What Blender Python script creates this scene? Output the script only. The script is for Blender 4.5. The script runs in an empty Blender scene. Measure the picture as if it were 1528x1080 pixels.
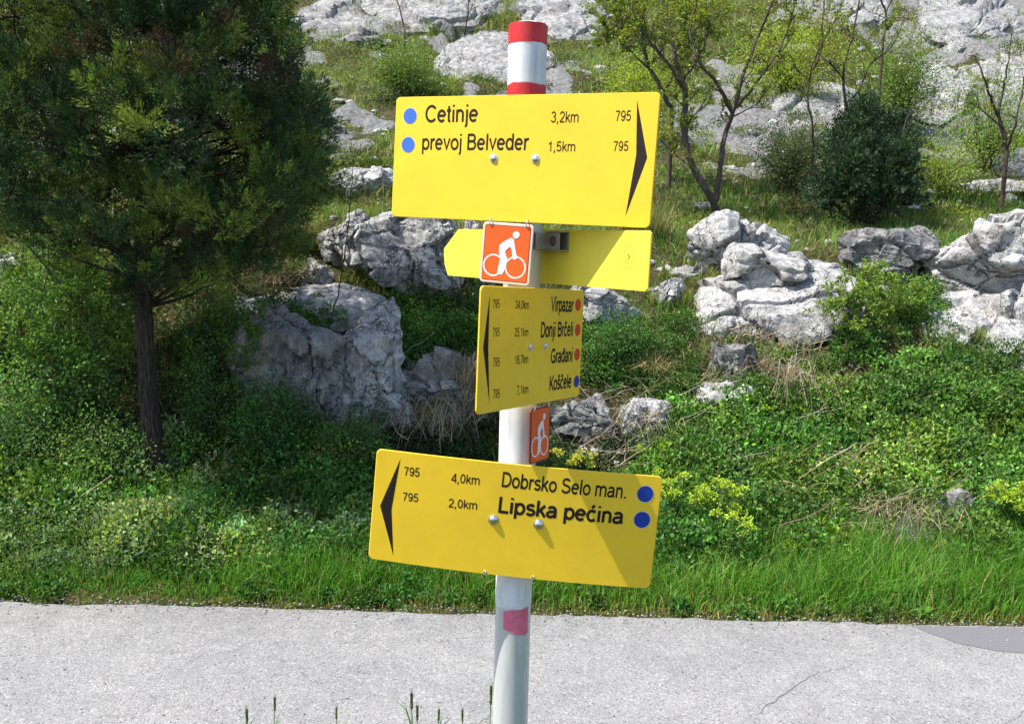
import bpy, math, random
import numpy as np
from math import radians as rad, sin, cos, pi
random.seed(7)
rng = np.random.default_rng(11)
S = bpy.context.scene
COL = S.collection

# ------------------------------------------------------------------ camera, sky, sun, exposure
F, PW, PH = 1270.0, 1528.0, 1080.0
PITCH, ROLL, HC = rad(6.5), rad(1.43), 2.1
cam = bpy.data.cameras.new('camera')
cam.sensor_width = 36.0
cam.lens = 36.0 * F / PW
cam.clip_start, cam.clip_end = 0.02, 800
camo = bpy.data.objects.new('camera', cam)
COL.objects.link(camo)
FW = np.array([0, cos(PITCH), -sin(PITCH)])
_up = np.array([0, sin(PITCH), cos(PITCH)])
_rt = np.array([1.0, 0, 0])
RT = cos(ROLL) * _rt + sin(ROLL) * _up
UP = -sin(ROLL) * _rt + cos(ROLL) * _up
CP = np.array([0, 0, HC])
from mathutils import Matrix
camo.matrix_world = Matrix(((RT[0], UP[0], -FW[0], 0), (RT[1], UP[1], -FW[1], 0), (RT[2], UP[2], -FW[2], HC), (0, 0, 0, 1)))
S.camera = camo

SUN_EL, SUN_AZ = rad(58), rad(78)          # azimuth measured from the camera's side towards the left
sd = np.array([-sin(SUN_AZ) * cos(SUN_EL), -cos(SUN_AZ) * cos(SUN_EL), sin(SUN_EL)])
world = bpy.data.worlds.new("World")
S.world = world
world.use_nodes = True
nt = world.node_tree
bg = nt.nodes['Background']
sky = nt.nodes.new('ShaderNodeTexSky')
sky.sky_type = 'NISHITA'
sky.sun_disc = False
sky.sun_elevation = SUN_EL
sky.sun_rotation = math.atan2(sd[0], sd[1])
sky.altitude = 400
sky.dust_density = 1.5
nt.links.new(sky.outputs[0], bg.inputs[0])
bg.inputs[1].default_value = 0.15
sl = bpy.data.lights.new('sun', 'SUN')
sl.energy = 5.0
sl.angle = rad(0.53)
sl.color = (1.0, 0.95, 0.86)
so = bpy.data.objects.new('sun', sl)
COL.objects.link(so)
from mathutils import Vector
so.rotation_euler = Vector(sd).to_track_quat('Z', 'Y').to_euler()
S.view_settings.view_transform = 'Standard'
S.view_settings.look = 'None'
S.view_settings.exposure = 0.86
S.view_settings.gamma = 1
S.view_settings.use_curve_mapping = False
S.cycles.max_bounces = 6
S.cycles.transparent_max_bounces = 4


def proj(P):
    d = P - CP
    z = d @ FW
    return np.stack([PW / 2 + F * (d @ RT) / z, PH / 2 - F * (d @ UP) / z, z], -1)


# ------------------------------------------------------------------ helpers
def tag(o, label=None, cat=None, group=None, kind=None):
    for k, v in (('label', label), ('category', cat), ('group', group), ('kind', kind)):
        if v:
            o[k] = v
    return o


def empty(name, loc=(0, 0, 0)):
    o = bpy.data.objects.new(name, None)
    o.empty_display_size = 0.1
    o.location = loc
    COL.objects.link(o)
    return o


def link(name, me, parent=None, loc=None):
    o = bpy.data.objects.new(name, me)
    COL.objects.link(o)
    if parent is not None:
        o.parent = parent
    if loc is not None:
        o.location = loc
    return o


def np_mesh(name, V, loops, counts, mat, col=None, smooth=False, parent=None, origin=None, attrs=None):
    """one mesh object from numpy arrays; V are world coordinates, origin becomes the object's (or its root's) place"""
    V = np.asarray(V, dtype=np.float32)
    if origin is not None:
        V = V - np.asarray(origin, dtype=np.float32)
    me = bpy.data.meshes.new(name)
    me.vertices.add(len(V))
    me.vertices.foreach_set('co', V.ravel())
    loops = np.asarray(loops, dtype=np.int32).ravel()
    counts = np.asarray(counts, dtype=np.int32)
    me.loops.add(len(loops))
    me.loops.foreach_set('vertex_index', loops)
    me.polygons.add(len(counts))
    st = np.zeros(len(counts), dtype=np.int32)
    st[1:] = np.cumsum(counts)[:-1]
    me.polygons.foreach_set('loop_start', st)
    me.polygons.foreach_set('loop_total', counts)
    me.polygons.foreach_set('use_smooth', np.full(len(counts), smooth, dtype=bool))
    if col is not None:
        a = me.color_attributes.new('tint', 'FLOAT_COLOR', 'POINT')
        c4 = np.ones((len(V), 4), dtype=np.float32)
        c4[:, :3] = col
        a.data.foreach_set('color', c4.ravel())
    if attrs:
        for k, v in attrs.items():
            a = me.attributes.new(k, 'FLOAT', 'POINT')
            a.data.foreach_set('value', np.asarray(v, dtype=np.float32))
    me.materials.append(mat)
    me.update(calc_edges=True)
    o = link(name, me, parent)
    if origin is not None and parent is None:
        o.location = origin
    return o


class Geo:
    """collects faces of one mesh"""
    def __init__(s):
        s.V, s.L, s.C, s.K, s.n = [], [], [], [], 0

    def add(s, V, faces, col=None):
        """faces: (m,k) int array"""
        V = np.asarray(V, dtype=float).reshape(-1, 3)
        faces = np.asarray(faces)
        s.V.append(V)
        s.L.append((faces + s.n).ravel())
        s.C.append(np.full(len(faces), faces.shape[1]))
        if col is None:
            col = (1, 1, 1)
        s.K.append(np.broadcast_to(np.asarray(col, dtype=float), (len(V), 3)) if np.ndim(col) == 1 else np.asarray(col))
        s.n += len(V)

    def build(s, name, mat, parent=None, origin=None, smooth=False):
        if not s.V:
            return None
        return np_mesh(name, np.concatenate(s.V), np.concatenate(s.L), np.concatenate(s.C), mat, np.concatenate(s.K), smooth, parent, origin)


def norm(v):
    return v / np.maximum(np.linalg.norm(v, axis=-1, keepdims=True), 1e-9)


def tube(g, P, R, sides=6, col=(1, 1, 1), cap=True, rough=0.0):
    P = np.asarray(P, float)
    R = np.asarray(R, float)
    T = norm(np.gradient(P, axis=0))
    ref = np.array([0.31, 0.87, 0.2]) if abs(T[0, 2]) > 0.5 else np.array([0, 0, 1.0])
    A = norm(np.cross(T, ref))
    B = np.cross(T, A)
    a = np.arange(sides) * 2 * pi / sides
    rr = R[:, None] * (1 + rough * rng.normal(size=(len(P), sides)))
    V = P[:, None, :] + rr[..., None] * (np.cos(a)[None, :, None] * A[:, None, :] + np.sin(a)[None, :, None] * B[:, None, :])
    n, k = len(P), sides
    i = np.arange(n - 1)[:, None] * k
    j = np.arange(k)[None, :]
    j2 = (j + 1) % k
    Fc = np.stack([i + j, i + j2, i + k + j2, i + k + j], -1).reshape(-1, 4)
    g.add(V.reshape(-1, 3), Fc, col)
    if cap:
        g.add(V[-1], np.arange(k)[None, :], col)
        g.add(V[0], np.arange(k)[None, ::-1], col)


def leaves(g, C, D, L, Wd, col, fold=0.25, N=None):
    """rhombic folded leaves: centre base C, direction D, length L, width Wd, per-leaf colour"""
    n = len(C)
    if n == 0:
        return
    D = norm(D)
    if N is None:
        N = rng.normal(size=(n, 3))
    Wv = norm(np.cross(D, N))
    Nn = norm(np.cross(Wv, D))
    L = np.broadcast_to(L, n)[:, None]
    Wd = np.broadcast_to(Wd, n)[:, None]
    V = np.stack([C, C + D * L * .5 + Wv * Wd * .5 + Nn * Wd * fold, C + D * L - Nn * L * .08, C + D * L * .45 - Wv * Wd * .5 + Nn * Wd * fold], 1)
    b = np.arange(n)[:, None] * 4
    Fc = np.concatenate([b + [[0, 1, 2]], b + [[0, 2, 3]]], 0)
    g.add(V.reshape(-1, 3), Fc, np.repeat(col, 4, 0))


def blades(g, B, H, Wd, lean, col, curl=0.5):
    """grass blades: base B, height H, width Wd, lean vector (n,2), curved; 3 triangles each"""
    n = len(B)
    if n == 0:
        return
    a = rng.uniform(0, 2 * pi, n)
    w = np.stack([np.cos(a), np.sin(a), np.zeros(n)], -1) * (np.broadcast_to(Wd, n)[:, None] * .5)
    H = np.broadcast_to(H, n)[:, None]
    ln = np.concatenate([lean, np.zeros((n, 1))], 1) * H
    up = np.array([0, 0, 1.0])
    m = B + up * H * .55 + ln * .3
    t = B + up * H * (1 - curl * np.clip((lean ** 2).sum(1, keepdims=True), 0, 1.2) * .6) + ln
    V = np.stack([B - w, B + w, m + w * .8, m - w * .8, t], 1)
    b = np.arange(n)[:, None] * 5
    Fc = np.concatenate([b + [[0, 1, 2]], b + [[0, 2, 3]], b + [[3, 2, 4]]], 0)
    c = np.repeat(col[:, None, :], 5, 1).copy()
    g.add(V.reshape(-1, 3), Fc, c.reshape(-1, 3))


def vary(base, n, hv=.12, vv=.25):
    """n colours around base: value and green/yellow variation"""
    base = np.array(base)
    c = base[None, :] * np.exp(rng.normal(size=(n, 1)) * vv)
    c = c * (1 + rng.normal(size=(n, 3)) * hv * np.array([1, .5, 1]))
    return np.clip(c, .004, .95)


# numpy value noise -----------------------------------------------------------
def _hash(ix, iy, iz, seed):
    h = (ix.astype(np.int64) * 374761393 + iy.astype(np.int64) * 668265263 + iz.astype(np.int64) * 2147483647 + seed * 974711) & 0x7fffffff
    h = ((h ^ (h >> 13)) * 1274126177) & 0x7fffffff
    h = ((h ^ (h >> 16)) * 1103515245 + 12345) & 0x7fffffff
    return (h & 0xffffff) / float(0xffffff)


def vnoise(P, seed=0):
    P = np.asarray(P, float)
    I = np.floor(P)
    f = P - I
    f = f * f * f * (f * (f * 6 - 15) + 10)
    I = I.astype(np.int64)
    r = 0
    for dx in (0, 1):
        for dy in (0, 1):
            for dz in (0, 1):
                w = (f[..., 0] if dx else 1 - f[..., 0]) * (f[..., 1] if dy else 1 - f[..., 1]) * (f[..., 2] if dz else 1 - f[..., 2])
                r = r + w * _hash(I[..., 0] + dx, I[..., 1] + dy, I[..., 2] + dz, seed)
    return r * 2 - 1


def fbm(P, oct=4, seed=0, ridged=False, gain=.5):
    a, s, t = 1.0, 0, 0
    P = np.asarray(P, float)
    for k in range(oct):
        n = vnoise(P * 2 ** k + 17.3 * k, seed + k)
        if ridged:
            n = 1 - 2 * np.abs(n)
        s = s + a * n
        t += a
        a *= gain
    return s / t


def fb2(x, y, sc, oct=3, seed=0):
    x = np.asarray(x, float)
    return fbm(np.stack([x * sc, np.asarray(y, float) * sc, np.zeros_like(x) + seed * .37], -1), oct, seed)


# ------------------------------------------------------------------ materials
def mat(name, rough=.6, base=(.5, .5, .5), spec=.5, metal=0):
    m = bpy.data.materials.new(name)
    m.use_nodes = True
    p = m.node_tree.nodes['Principled BSDF']
    p.inputs['Base Color'].default_value = (*base, 1)
    p.inputs['Roughness'].default_value = rough
    p.inputs['Specular IOR Level'].default_value = spec
    p.inputs['Metallic'].default_value = metal
    return m, m.node_tree, p


def N(t, typ, **kw):
    n = t.nodes.new(typ)
    for k, v in kw.items():
        if k.startswith('i_'):
            n.inputs[k[2:].replace('_', ' ')].default_value = v
        else:
            setattr(n, k, v)
    return n


def noise(t, scale, detail=4, rough=.55, coord=None, dist=0):
    n = N(t, 'ShaderNodeTexNoise')
    n.inputs['Scale'].default_value = scale
    n.inputs['Detail'].default_value = detail
    n.inputs['Roughness'].default_value = rough
    n.inputs['Distortion'].default_value = dist
    if coord is not None:
        t.links.new(coord, n.inputs['Vector'])
    return n.outputs['Fac']


def ramp(t, fac, stops):
    r = N(t, 'ShaderNodeValToRGB')
    e = r.color_ramp.elements
    while len(e) < len(stops):
        e.new(.5)
    for el, (p, c) in zip(e, stops):
        el.position = p
        el.color = (*c, 1) if len(c) == 3 else c
    t.links.new(fac, r.inputs[0])
    return r.outputs[0]


def mix(t, a, b, fac, mode='MIX'):
    m = N(t, 'ShaderNodeMix', data_type='RGBA', blend_type=mode)
    for s, v in ((6, a), (7, b)):
        if hasattr(v, 'links'):
            t.links.new(v, m.inputs[s])
        else:
            m.inputs[s].default_value = (*v, 1)
    if hasattr(fac, 'links'):
        t.links.new(fac, m.inputs[0])
    else:
        m.inputs[0].default_value = fac
    return m.outputs[2]


def bump(t, p, h, strength, dist):
    b = N(t, 'ShaderNodeBump')
    b.inputs['Strength'].default_value = strength
    b.inputs['Distance'].default_value = dist
    t.links.new(h, b.inputs['Height'])
    t.links.new(b.outputs[0], p.inputs['Normal'])
    return b


def math_(t, op, a, b=None):
    m = N(t, 'ShaderNodeMath', operation=op)
    for i, v in enumerate((a, b)):
        if v is None:
            continue
        if hasattr(v, 'links'):
            t.links.new(v, m.inputs[i])
        else:
            m.inputs[i].default_value = v
    return m.outputs[0]


def tinted(name, rough, trans, spec=.3, vein=True):
    m, t, p = mat(name, rough, spec=spec)
    a = N(t, 'ShaderNodeVertexColor', layer_name='tint')
    c = a.outputs[0]
    t.links.new(c, p.inputs['Base Color'])
    if trans > 0:
        tr = N(t, 'ShaderNodeBsdfTranslucent')
        cc = mix(t, c, (1.0, 1.0, .35), 1.0, 'MULTIPLY')
        hb = N(t, 'ShaderNodeHueSaturation')
        hb.inputs['Value'].default_value = 1.7
        t.links.new(cc, hb.inputs['Color'])
        t.links.new(hb.outputs[0], tr.inputs[0])
        mx = N(t, 'ShaderNodeMixShader')
        mx.inputs[0].default_value = trans
        t.links.new(p.outputs[0], mx.inputs[1])
        t.links.new(tr.outputs[0], mx.inputs[2])
        t.links.new(mx.outputs[0], t.nodes['Material Output'].inputs[0])
    return m


M_leaf = tinted('leaf', .5, .3)
M_needle = tinted('needle', .6, .12)
M_grass = tinted('grass_blade', .5, .3)
M_straw = tinted('straw', .8, .1)

M_bark, t, p = mat('bark', .9, spec=.1)
tc = N(t, 'ShaderNodeTexCoord')
mp = N(t, 'ShaderNodeMapping')
mp.inputs['Scale'].default_value = (1, 1, .16)
t.links.new(tc.outputs['Object'], mp.inputs[0])
n1 = noise(t, 70, 5, .7, mp.outputs[0])
a = N(t, 'ShaderNodeVertexColor', layer_name='tint')
c = mix(t, a.outputs[0], ramp(t, n1, [(.3, (.25, .25, .25)), (.7, (1.5, 1.45, 1.4))]), 1.0, 'MULTIPLY')
t.links.new(c, p.inputs['Base Color'])
bump(t, p, n1, .9, .01)


def rock_mat(name, light=1.0, stain=.5, warm=0.0, green=.25):
    m, t, p = mat(name, .88, spec=.15)
    tc = N(t, 'ShaderNodeNewGeometry')
    co = tc.outputs['Position']
    big = noise(t, 1.7, 5, .6, co, .4)
    mid = noise(t, 9, 6, .7, co, .3)
    fine = noise(t, 60, 5, .75, co)
    L = light
    base = ramp(t, mid, [(.28, (.20 * L, .20 * L, .195 * L)), (.45, (.40 * L, .395 * L, .39 * L)), (.62, (.60 * L, .585 * L, .575 * L))])
    # grey algae / lichen stain in patches
    mp = N(t, 'ShaderNodeMapping')
    mp.inputs['Scale'].default_value = (1, 1, .35)
    t.links.new(co, mp.inputs[0])
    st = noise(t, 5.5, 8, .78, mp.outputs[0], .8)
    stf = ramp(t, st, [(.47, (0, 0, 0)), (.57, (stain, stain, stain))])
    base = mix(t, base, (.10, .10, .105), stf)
    # warm / ochre tint
    wf = ramp(t, big, [(.5, (0, 0, 0)), (.75, (.35 + warm, .35 + warm, .35 + warm))])
    base = mix(t, base, (.40, .34, .26), wf)
    # moss in small spots
    ms = noise(t, 14, 5, .8, co)
    mf = ramp(t, ms, [(.60, (0, 0, 0)), (.68, (green, green, green))])
    base = mix(t, base, (.09, .11, .035), mf)
    # pits and solution cracks
    vo = N(t, 'ShaderNodeTexVoronoi', feature='DISTANCE_TO_EDGE')
    vo.inputs['Scale'].default_value = 5.0
    dv = N(t, 'ShaderNodeVectorMath', operation='ADD')
    nz = N(t, 'ShaderNodeTexNoise')
    nz.inputs['Scale'].default_value = 3.5
    nz.inputs['Detail'].default_value = 4
    t.links.new(co, nz.inputs['Vector'])
    sc = N(t, 'ShaderNodeVectorMath', operation='SCALE')
    sc.inputs['Scale'].default_value = .9
    t.links.new(nz.outputs['Color'], sc.inputs[0])
    t.links.new(co, dv.inputs[0])
    t.links.new(sc.outputs[0], dv.inputs[1])
    t.links.new(dv.outputs[0], vo.inputs['Vector'])
    gate = noise(t, 2.3, 3, .5, co)
    ck = ramp(t, vo.outputs['Distance'], [(0.0, (1, 1, 1)), (.035, (0, 0, 0))])
    gk = ramp(t, gate, [(.46, (0, 0, 0)), (.56, (1, 1, 1))])
    crack = math_(t, 'MULTIPLY', ck, gk)
    base = mix(t, base, (.05, .048, .045), math_(t, 'MULTIPLY', crack, .75))
    base = mix(t, base, ramp(t, fine, [(.3, (.62, .62, .62)), (.6, (1.1, 1.1, 1.1))]), 1.0, 'MULTIPLY')
    t.links.new(base, p.inputs['Base Color'])
    h = math_(t, 'ADD', math_(t, 'MULTIPLY', mid, 1.0), math_(t, 'MULTIPLY', fine, .35))
    h = math_(t, 'SUBTRACT', h, math_(t, 'MULTIPLY', crack, .8))
    bump(t, p, h, 1.0, .045)
    return m


M_rock = rock_mat('pale_limestone', 1.10, .42)
M_slab = rock_mat('grey_slab_limestone', .78, .45)
M_rockd = rock_mat('weathered_limestone', .62, .8)
M_rockb = rock_mat('brown_stained_shaded_limestone', .62, .8, .35, .6)  # brown staining, darkened further to paint shade onto the tall rock face

# soil of the hillside
M_soil, t, p = mat('hillside_soil', .95, spec=.1)
g_ = N(t, 'ShaderNodeNewGeometry').outputs['Position']
b1 = noise(t, .9, 6, .65, g_)
b2 = noise(t, 12, 6, .7, g_)
b3 = noise(t, 60, 4, .7, g_)
c = ramp(t, b1, [(.3, (.045, .06, .018)), (.5, (.085, .085, .035)), (.7, (.13, .115, .06))])
c = mix(t, c, ramp(t, b2, [(.35, (.5, .5, .5)), (.65, (1.5, 1.4, 1.25))]), 1, 'MULTIPLY')
c = mix(t, c, (.33, .32, .30), ramp(t, b3, [(.62, (0, 0, 0)), (.68, (.7, .7, .7))]))
at = N(t, 'ShaderNodeAttribute', attribute_name='rocky')
lime = ramp(t, b2, [(.3, (.10, .098, .097)), (.48, (.26, .256, .254)), (.66, (.40, .392, .388))])
edge_ = math_(t, 'ADD', at.outputs['Fac'], math_(t, 'MULTIPLY', math_(t, 'SUBTRACT', b2, .5), .9))
c = mix(t, c, lime, ramp(t, edge_, [(.42, (0, 0, 0)), (.52, (1, 1, 1))]))
t.links.new(c, p.inputs['Base Color'])
bump(t, p, math_(t, 'ADD', b2, b3), 1, .06)

# asphalt
M_asph, t, p = mat('worn_asphalt', .9, spec=.2)
g_ = N(t, 'ShaderNodeNewGeometry').outputs['Position']
v = N(t, 'ShaderNodeTexVoronoi')
v.inputs['Scale'].default_value = 190
t.links.new(g_, v.inputs['Vector'])
v2 = N(t, 'ShaderNodeTexVoronoi')
v2.inputs['Scale'].default_value = 95
t.links.new(g_, v2.inputs['Vector'])
hs = N(t, 'ShaderNodeSeparateColor')
t.links.new(v.outputs['Color'], hs.inputs[0])
hs2 = N(t, 'ShaderNodeSeparateColor')
t.links.new(v2.outputs['Color'], hs2.inputs[0])
c = ramp(t, hs.outputs[0], [(0, (.18, .178, .179)), (.35, (.235, .233, .234)), (1, (.315, .312, .312))])
c = mix(t, c, (.10, .10, .10), ramp(t, hs2.outputs[1], [(.90, (0, 0, 0)), (.95, (.6, .6, .6))]))
c = mix(t, c, (.42, .41, .405), ramp(t, hs2.outputs[0], [(.90, (0, 0, 0)), (.95, (.6, .6, .6))]))
c = mix(t, c, ramp(t, noise(t, 7, 5, .7, g_), [(.35, (.9, .9, .9)), (.65, (1.06, 1.06, 1.06))]), 1, 'MULTIPLY')
w1 = noise(t, 1.1, 5, .6, g_)
c = mix(t, c, ramp(t, w1, [(.3, (.84, .84, .85)), (.7, (1.1, 1.09, 1.07))]), 1, 'MULTIPLY')
t.links.new(c, p.inputs['Base Color'])
hh = math_(t, 'ADD', math_(t, 'MULTIPLY', v.outputs['Distance'], -1.0), noise(t, 160, 2, .5, g_))
bump(t, p, hh, .55, .006)

M_patch, t, p = mat('asphalt_patch', .9, spec=.2)
g_ = N(t, 'ShaderNodeNewGeometry').outputs['Position']
c = ramp(t, noise(t, 130, 3, .7, g_), [(.3, (.11, .108, .115)), (.7, (.18, .176, .186))])
t.links.new(c, p.inputs['Base Color'])
bump(t, p, noise(t, 150, 2, .5, g_), .5, .004)

M_crackm, _, _ = mat('bitumen_crack', .95, (.16, .155, .15))
M_gravel, t, p = mat('gravel', .9, spec=.2)
a = N(t, 'ShaderNodeVertexColor', layer_name='tint')
t.links.new(a.outputs[0], p.inputs['Base Color'])


def paint(name, col, rough=.38, dirt=.12, scale=30, coat=0.0, bumpy=.15, streak=0.0):
    m, t, p = mat(name, rough, col, .35)
    tc = N(t, 'ShaderNodeTexCoord')
    n1 = noise(t, scale, 5, .65, tc.outputs['Object'], .3)
    n2 = noise(t, scale * 9, 3, .6, tc.outputs['Object'])
    dk = tuple(x * (1 - dirt) for x in col)
    c = mix(t, ramp(t, n1, [(.35, dk), (.6, col)]), tuple(x * .6 + .03 for x in col), ramp(t, n2, [(.70, (0, 0, 0)), (.76, (.35, .35, .35))]))
    t.links.new(c, p.inputs['Base Color'])
    n3 = noise(t, 4.5, 6, .7, tc.outputs['Object'], .5)
    c = mix(t, c, ramp(t, n3, [(.35, (.90, .90, .92)), (.6, (1, 1, 1))]), 1, 'MULTIPLY')
    if streak > 0:
        mp = N(t, 'ShaderNodeMapping')
        mp.inputs['Scale'].default_value = (1, 1, .10)
        t.links.new(tc.outputs['Object'], mp.inputs[0])
        n4 = noise(t, 75, 6, .75, mp.outputs[0], .2)
        c = mix(t, c, (.22, .215, .20), ramp(t, n4, [(.50, (0, 0, 0)), (.72, (streak, streak, streak))]))
        n5 = noise(t, 240, 4, .8, tc.outputs['Object'])
        c = mix(t, c, (.25, .24, .23), ramp(t, n5, [(.63, (0, 0, 0)), (.67, (streak, streak, streak))]))
    t.links.new(c, p.inputs['Base Color'])
    r = ramp(t, n1, [(.3, (rough + .12,) * 3), (.7, (rough - .05,) * 3)])
    t.links.new(r, p.inputs['Roughness'])
    bump(t, p, n1, bumpy, .002)
    return m


M_yellow = paint('yellow_sheet', (.95, .62, .030), .42, .05, 18, bumpy=.05)
M_yback = paint('yellow_sheet_back', (.88, .71, .06), .5, .05, 14, bumpy=.05)
M_orange = paint('orange_sheet', (.84, .12, .012), .42, .06, 25, bumpy=.05)
M_white = paint('white_paint', (.76, .77, .77), .5, .12, 22, streak=.45)
M_whitep = paint('white_print', (.82, .80, .77), .45, .03, 22, bumpy=0)
M_pinkw = paint('pale_rim_paint', (.80, .62, .50), .45, .05, 22, bumpy=0)
M_red = paint('red_paint', (.64, .022, .022), .38, .3, 26, streak=.22)
M_pink = paint('faded_red_smear', (.66, .15, .22), .5, -.25, 70)
M_black = paint('black_print', (.016, .008, .005), .75, .05, 30, bumpy=0)
M_brown = paint('dark_red_print', (.16, .03, .015), .5, .05, 30, bumpy=0)
M_dred = paint('red_dot_print', (.72, .055, .012), .5, .03, 30, bumpy=0)
M_dblue = paint('blue_dot_print', (.045, .16, .58), .5, .03, 30, bumpy=0)
M_dblue2 = paint('dark_blue_dot_print', (.008, .045, .33), .5, .03, 30, bumpy=0)
M_stamp = paint('grey_stamp_print', (.26, .22, .04), .6, .3, 60, bumpy=0)

M_galv, t, p = mat('galvanised_pole', .42, (.52, .53, .53), .5, .25)
tc = N(t, 'ShaderNodeTexCoord')
mp = N(t, 'ShaderNodeMapping')
mp.inputs['Scale'].default_value = (1, 1, .12)
t.links.new(tc.outputs['Object'], mp.inputs[0])
v1 = noise(t, 90, 4, .6, mp.outputs[0])
t.links.new(ramp(t, v1, [(.3, (.50, .52, .51)), (.7, (.64, .65, .63))]), p.inputs['Base Color'])
t.links.new(ramp(t, v1, [(.3, (.5, .5, .5)), (.7, (.36, .36, .36))]), p.inputs['Roughness'])
M_steel, _, _ = mat('zinc_steel', .32, (.66, .65, .62), .5, .9)
M_steeld, t, p = mat('dull_steel', .5, (.36, .35, .33), .5, .7)
M_rust, _, _ = mat('rusty_bolt', .8, (.14, .07, .05), .3, .2)
M_wire, _, _ = mat('wire', .35, (.6, .58, .5), .5, .8)

# ------------------------------------------------------------------ terrain
PY = np.array([-300, -40, -4, 1.55, 2.15, 4.9, 5.02, 5.5, 6.0, 6.5, 7.2, 7.7, 8.6, 9.6, 11.0, 12.5, 14.5, 17, 22, 27, 36, 60, 110, 300.])
PZ = np.array([-1.5, .3, .45, .45, -.03, -.03, -.01, .10, .26, .47, .88, 1.28, 1.80, 2.33, 2.60, 2.88, 3.55, 4.5, 6.8, 9.85, 16, 35, 74, 190.])


def Hf(x, y):
    x = np.asarray(x, float)
    y = np.asarray(y, float)
    z = np.interp(y, PY, PZ)
    far = np.clip((y - 5.0) / 5, 0, 1)
    vf = np.clip((y - 9) / 12, 0, 1)
    z = z + far * (.16 * fb2(x, y, .75, 3, 3) + .05 * fb2(x, y, 3.1, 2, 5))
    z = z + vf * (.75 * fb2(x, y, .22, 3, 9) + .22 * np.abs(fb2(x, y, .8, 2, 21)))
    # the bank stands a little higher at the left ledge, and a hollow lies left of the post
    z = z + .35 * np.exp(-((x + 2.0) / 1.5) ** 2 - ((y - 8.9) / 1.1) ** 2)
    z = z - .38 * np.exp(-((x + .75) / .65) ** 2 - ((y - 6.9) / .75) ** 2)
    z = z - .20 * np.exp(-((x + 2.3) / 1.3) ** 2 - ((y - 6.5) / .7) ** 2)
    return z


def rockf(x, y):
    """how far bare bedrock shows through the soil of the upper slope, 0 to 1"""
    f_ = fb2(x, np.asarray(y) * 1.25, .33, 4, 140) + .02 + .30 * fb2(x, y, 1.6, 3, 143)
    return np.clip(f_ * 4, 0, 1) * np.clip((np.asarray(y) - 12.5) / 3, 0, 1)


def ground_at(u, v):
    """the ground point seen at a place of the photograph: marches along the view ray to the terrain"""
    d = FW + RT * (u - PW / 2) / F + UP * (PH / 2 - v) / F
    ts = np.concatenate([np.arange(2.2, 14, .04), np.arange(14, 90, .2)])
    P = CP + ts[:, None] * d
    below = P[:, 2] < Hf(P[:, 0], P[:, 1])
    i = int(np.argmax(below)) if below.any() else len(ts) - 1
    return P[i]


def axis(lo, hi, segs):
    out = [lo]
    x = lo
    while x < hi:
        for a, b, s in segs:
            if a <= x < b:
                x += s
                break
        out.append(x)
    return np.array(out)


xs = axis(-220, 220, [(-1e9, -30, 14), (-30, -12, 1.0), (-12, -6, .3), (-6, 6, .085), (6, 12, .3), (12, 29.99, 1.0), (29.99, 1e9, 14)])
ys = axis(-200, 300, [(-1e9, -10, 20), (-10, 1, .8), (1, 4.4, .2), (4.4, 12.5, .085), (12.5, 30, .22), (30, 60, 1.2), (60, 1e9, 14)])
X, Y = np.meshgrid(xs, ys)
Z = Hf(X, Y)
Vt = np.stack([X, Y, Z], -1).reshape(-1, 3)
nx, ny = len(xs), len(ys)
ii = np.arange(ny - 1)[:, None] * nx + np.arange(nx - 1)[None, :]
Ft = np.stack([ii, ii + 1, ii + nx + 1, ii + nx], -1).reshape(-1, 4)
rk_ = rockf(Vt[:, 0], Vt[:, 1])
near_ = (Vt[:, 1] > 12) & (Vt[:, 1] < 40) & (rk_ > 0)
bp_ = np.zeros(len(Vt))
bp_[near_] = fbm(Vt[near_] * 1.6, 4, 150, True) * .20 + .10 * (((Vt[near_][:, 2] + .3 * Vt[near_][:, 0]) * 1.7 % 1) > .5)
Vt = Vt.copy()
Vt[:, 2] += bp_ * rk_
hill = np_mesh('hillside', Vt, Ft, np.full(len(Ft), 4), M_soil, smooth=True, attrs={'rocky': rk_})
tag(hill, 'rocky grassy hillside rising behind the road', None, None, 'structure')

# road sheet with a worn uneven far edge
rx = np.concatenate([np.arange(-80, -6, 2.0), np.arange(-6, 6, .03), np.arange(6, 80, 2.0)])
edge = 4.955 + .035 * fb2(rx, rx * 0, 2.2, 3, 31) + .022 * fb2(rx, rx * 0, 14, 2, 33)
rows = [np.full_like(rx, 2.02), np.full_like(rx, 3.2), np.full_like(rx, 4.3), edge - .02, edge]
zz = [0, .012, .010, .004, -.012]
Vr = np.stack([np.stack([rx, r, np.full_like(rx, z)], -1) for r, z in zip(rows, zz)], 0)
n = len(rx)
ii = np.arange(4)[:, None] * n + np.arange(n - 1)[None, :]
Fr = np.stack([ii, ii + 1, ii + n + 1, ii + n], -1).reshape(-1, 4)
road = np_mesh('road', Vr.reshape(-1, 3), Fr, np.full(len(Fr), 4), M_asph, smooth=True)
tag(road, 'worn light grey asphalt road', None, None, 'structure')


def road_z(y):
    return np.interp(y, [2.02, 3.2, 4.3, 4.93], [0, .012, .010, .004])


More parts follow.
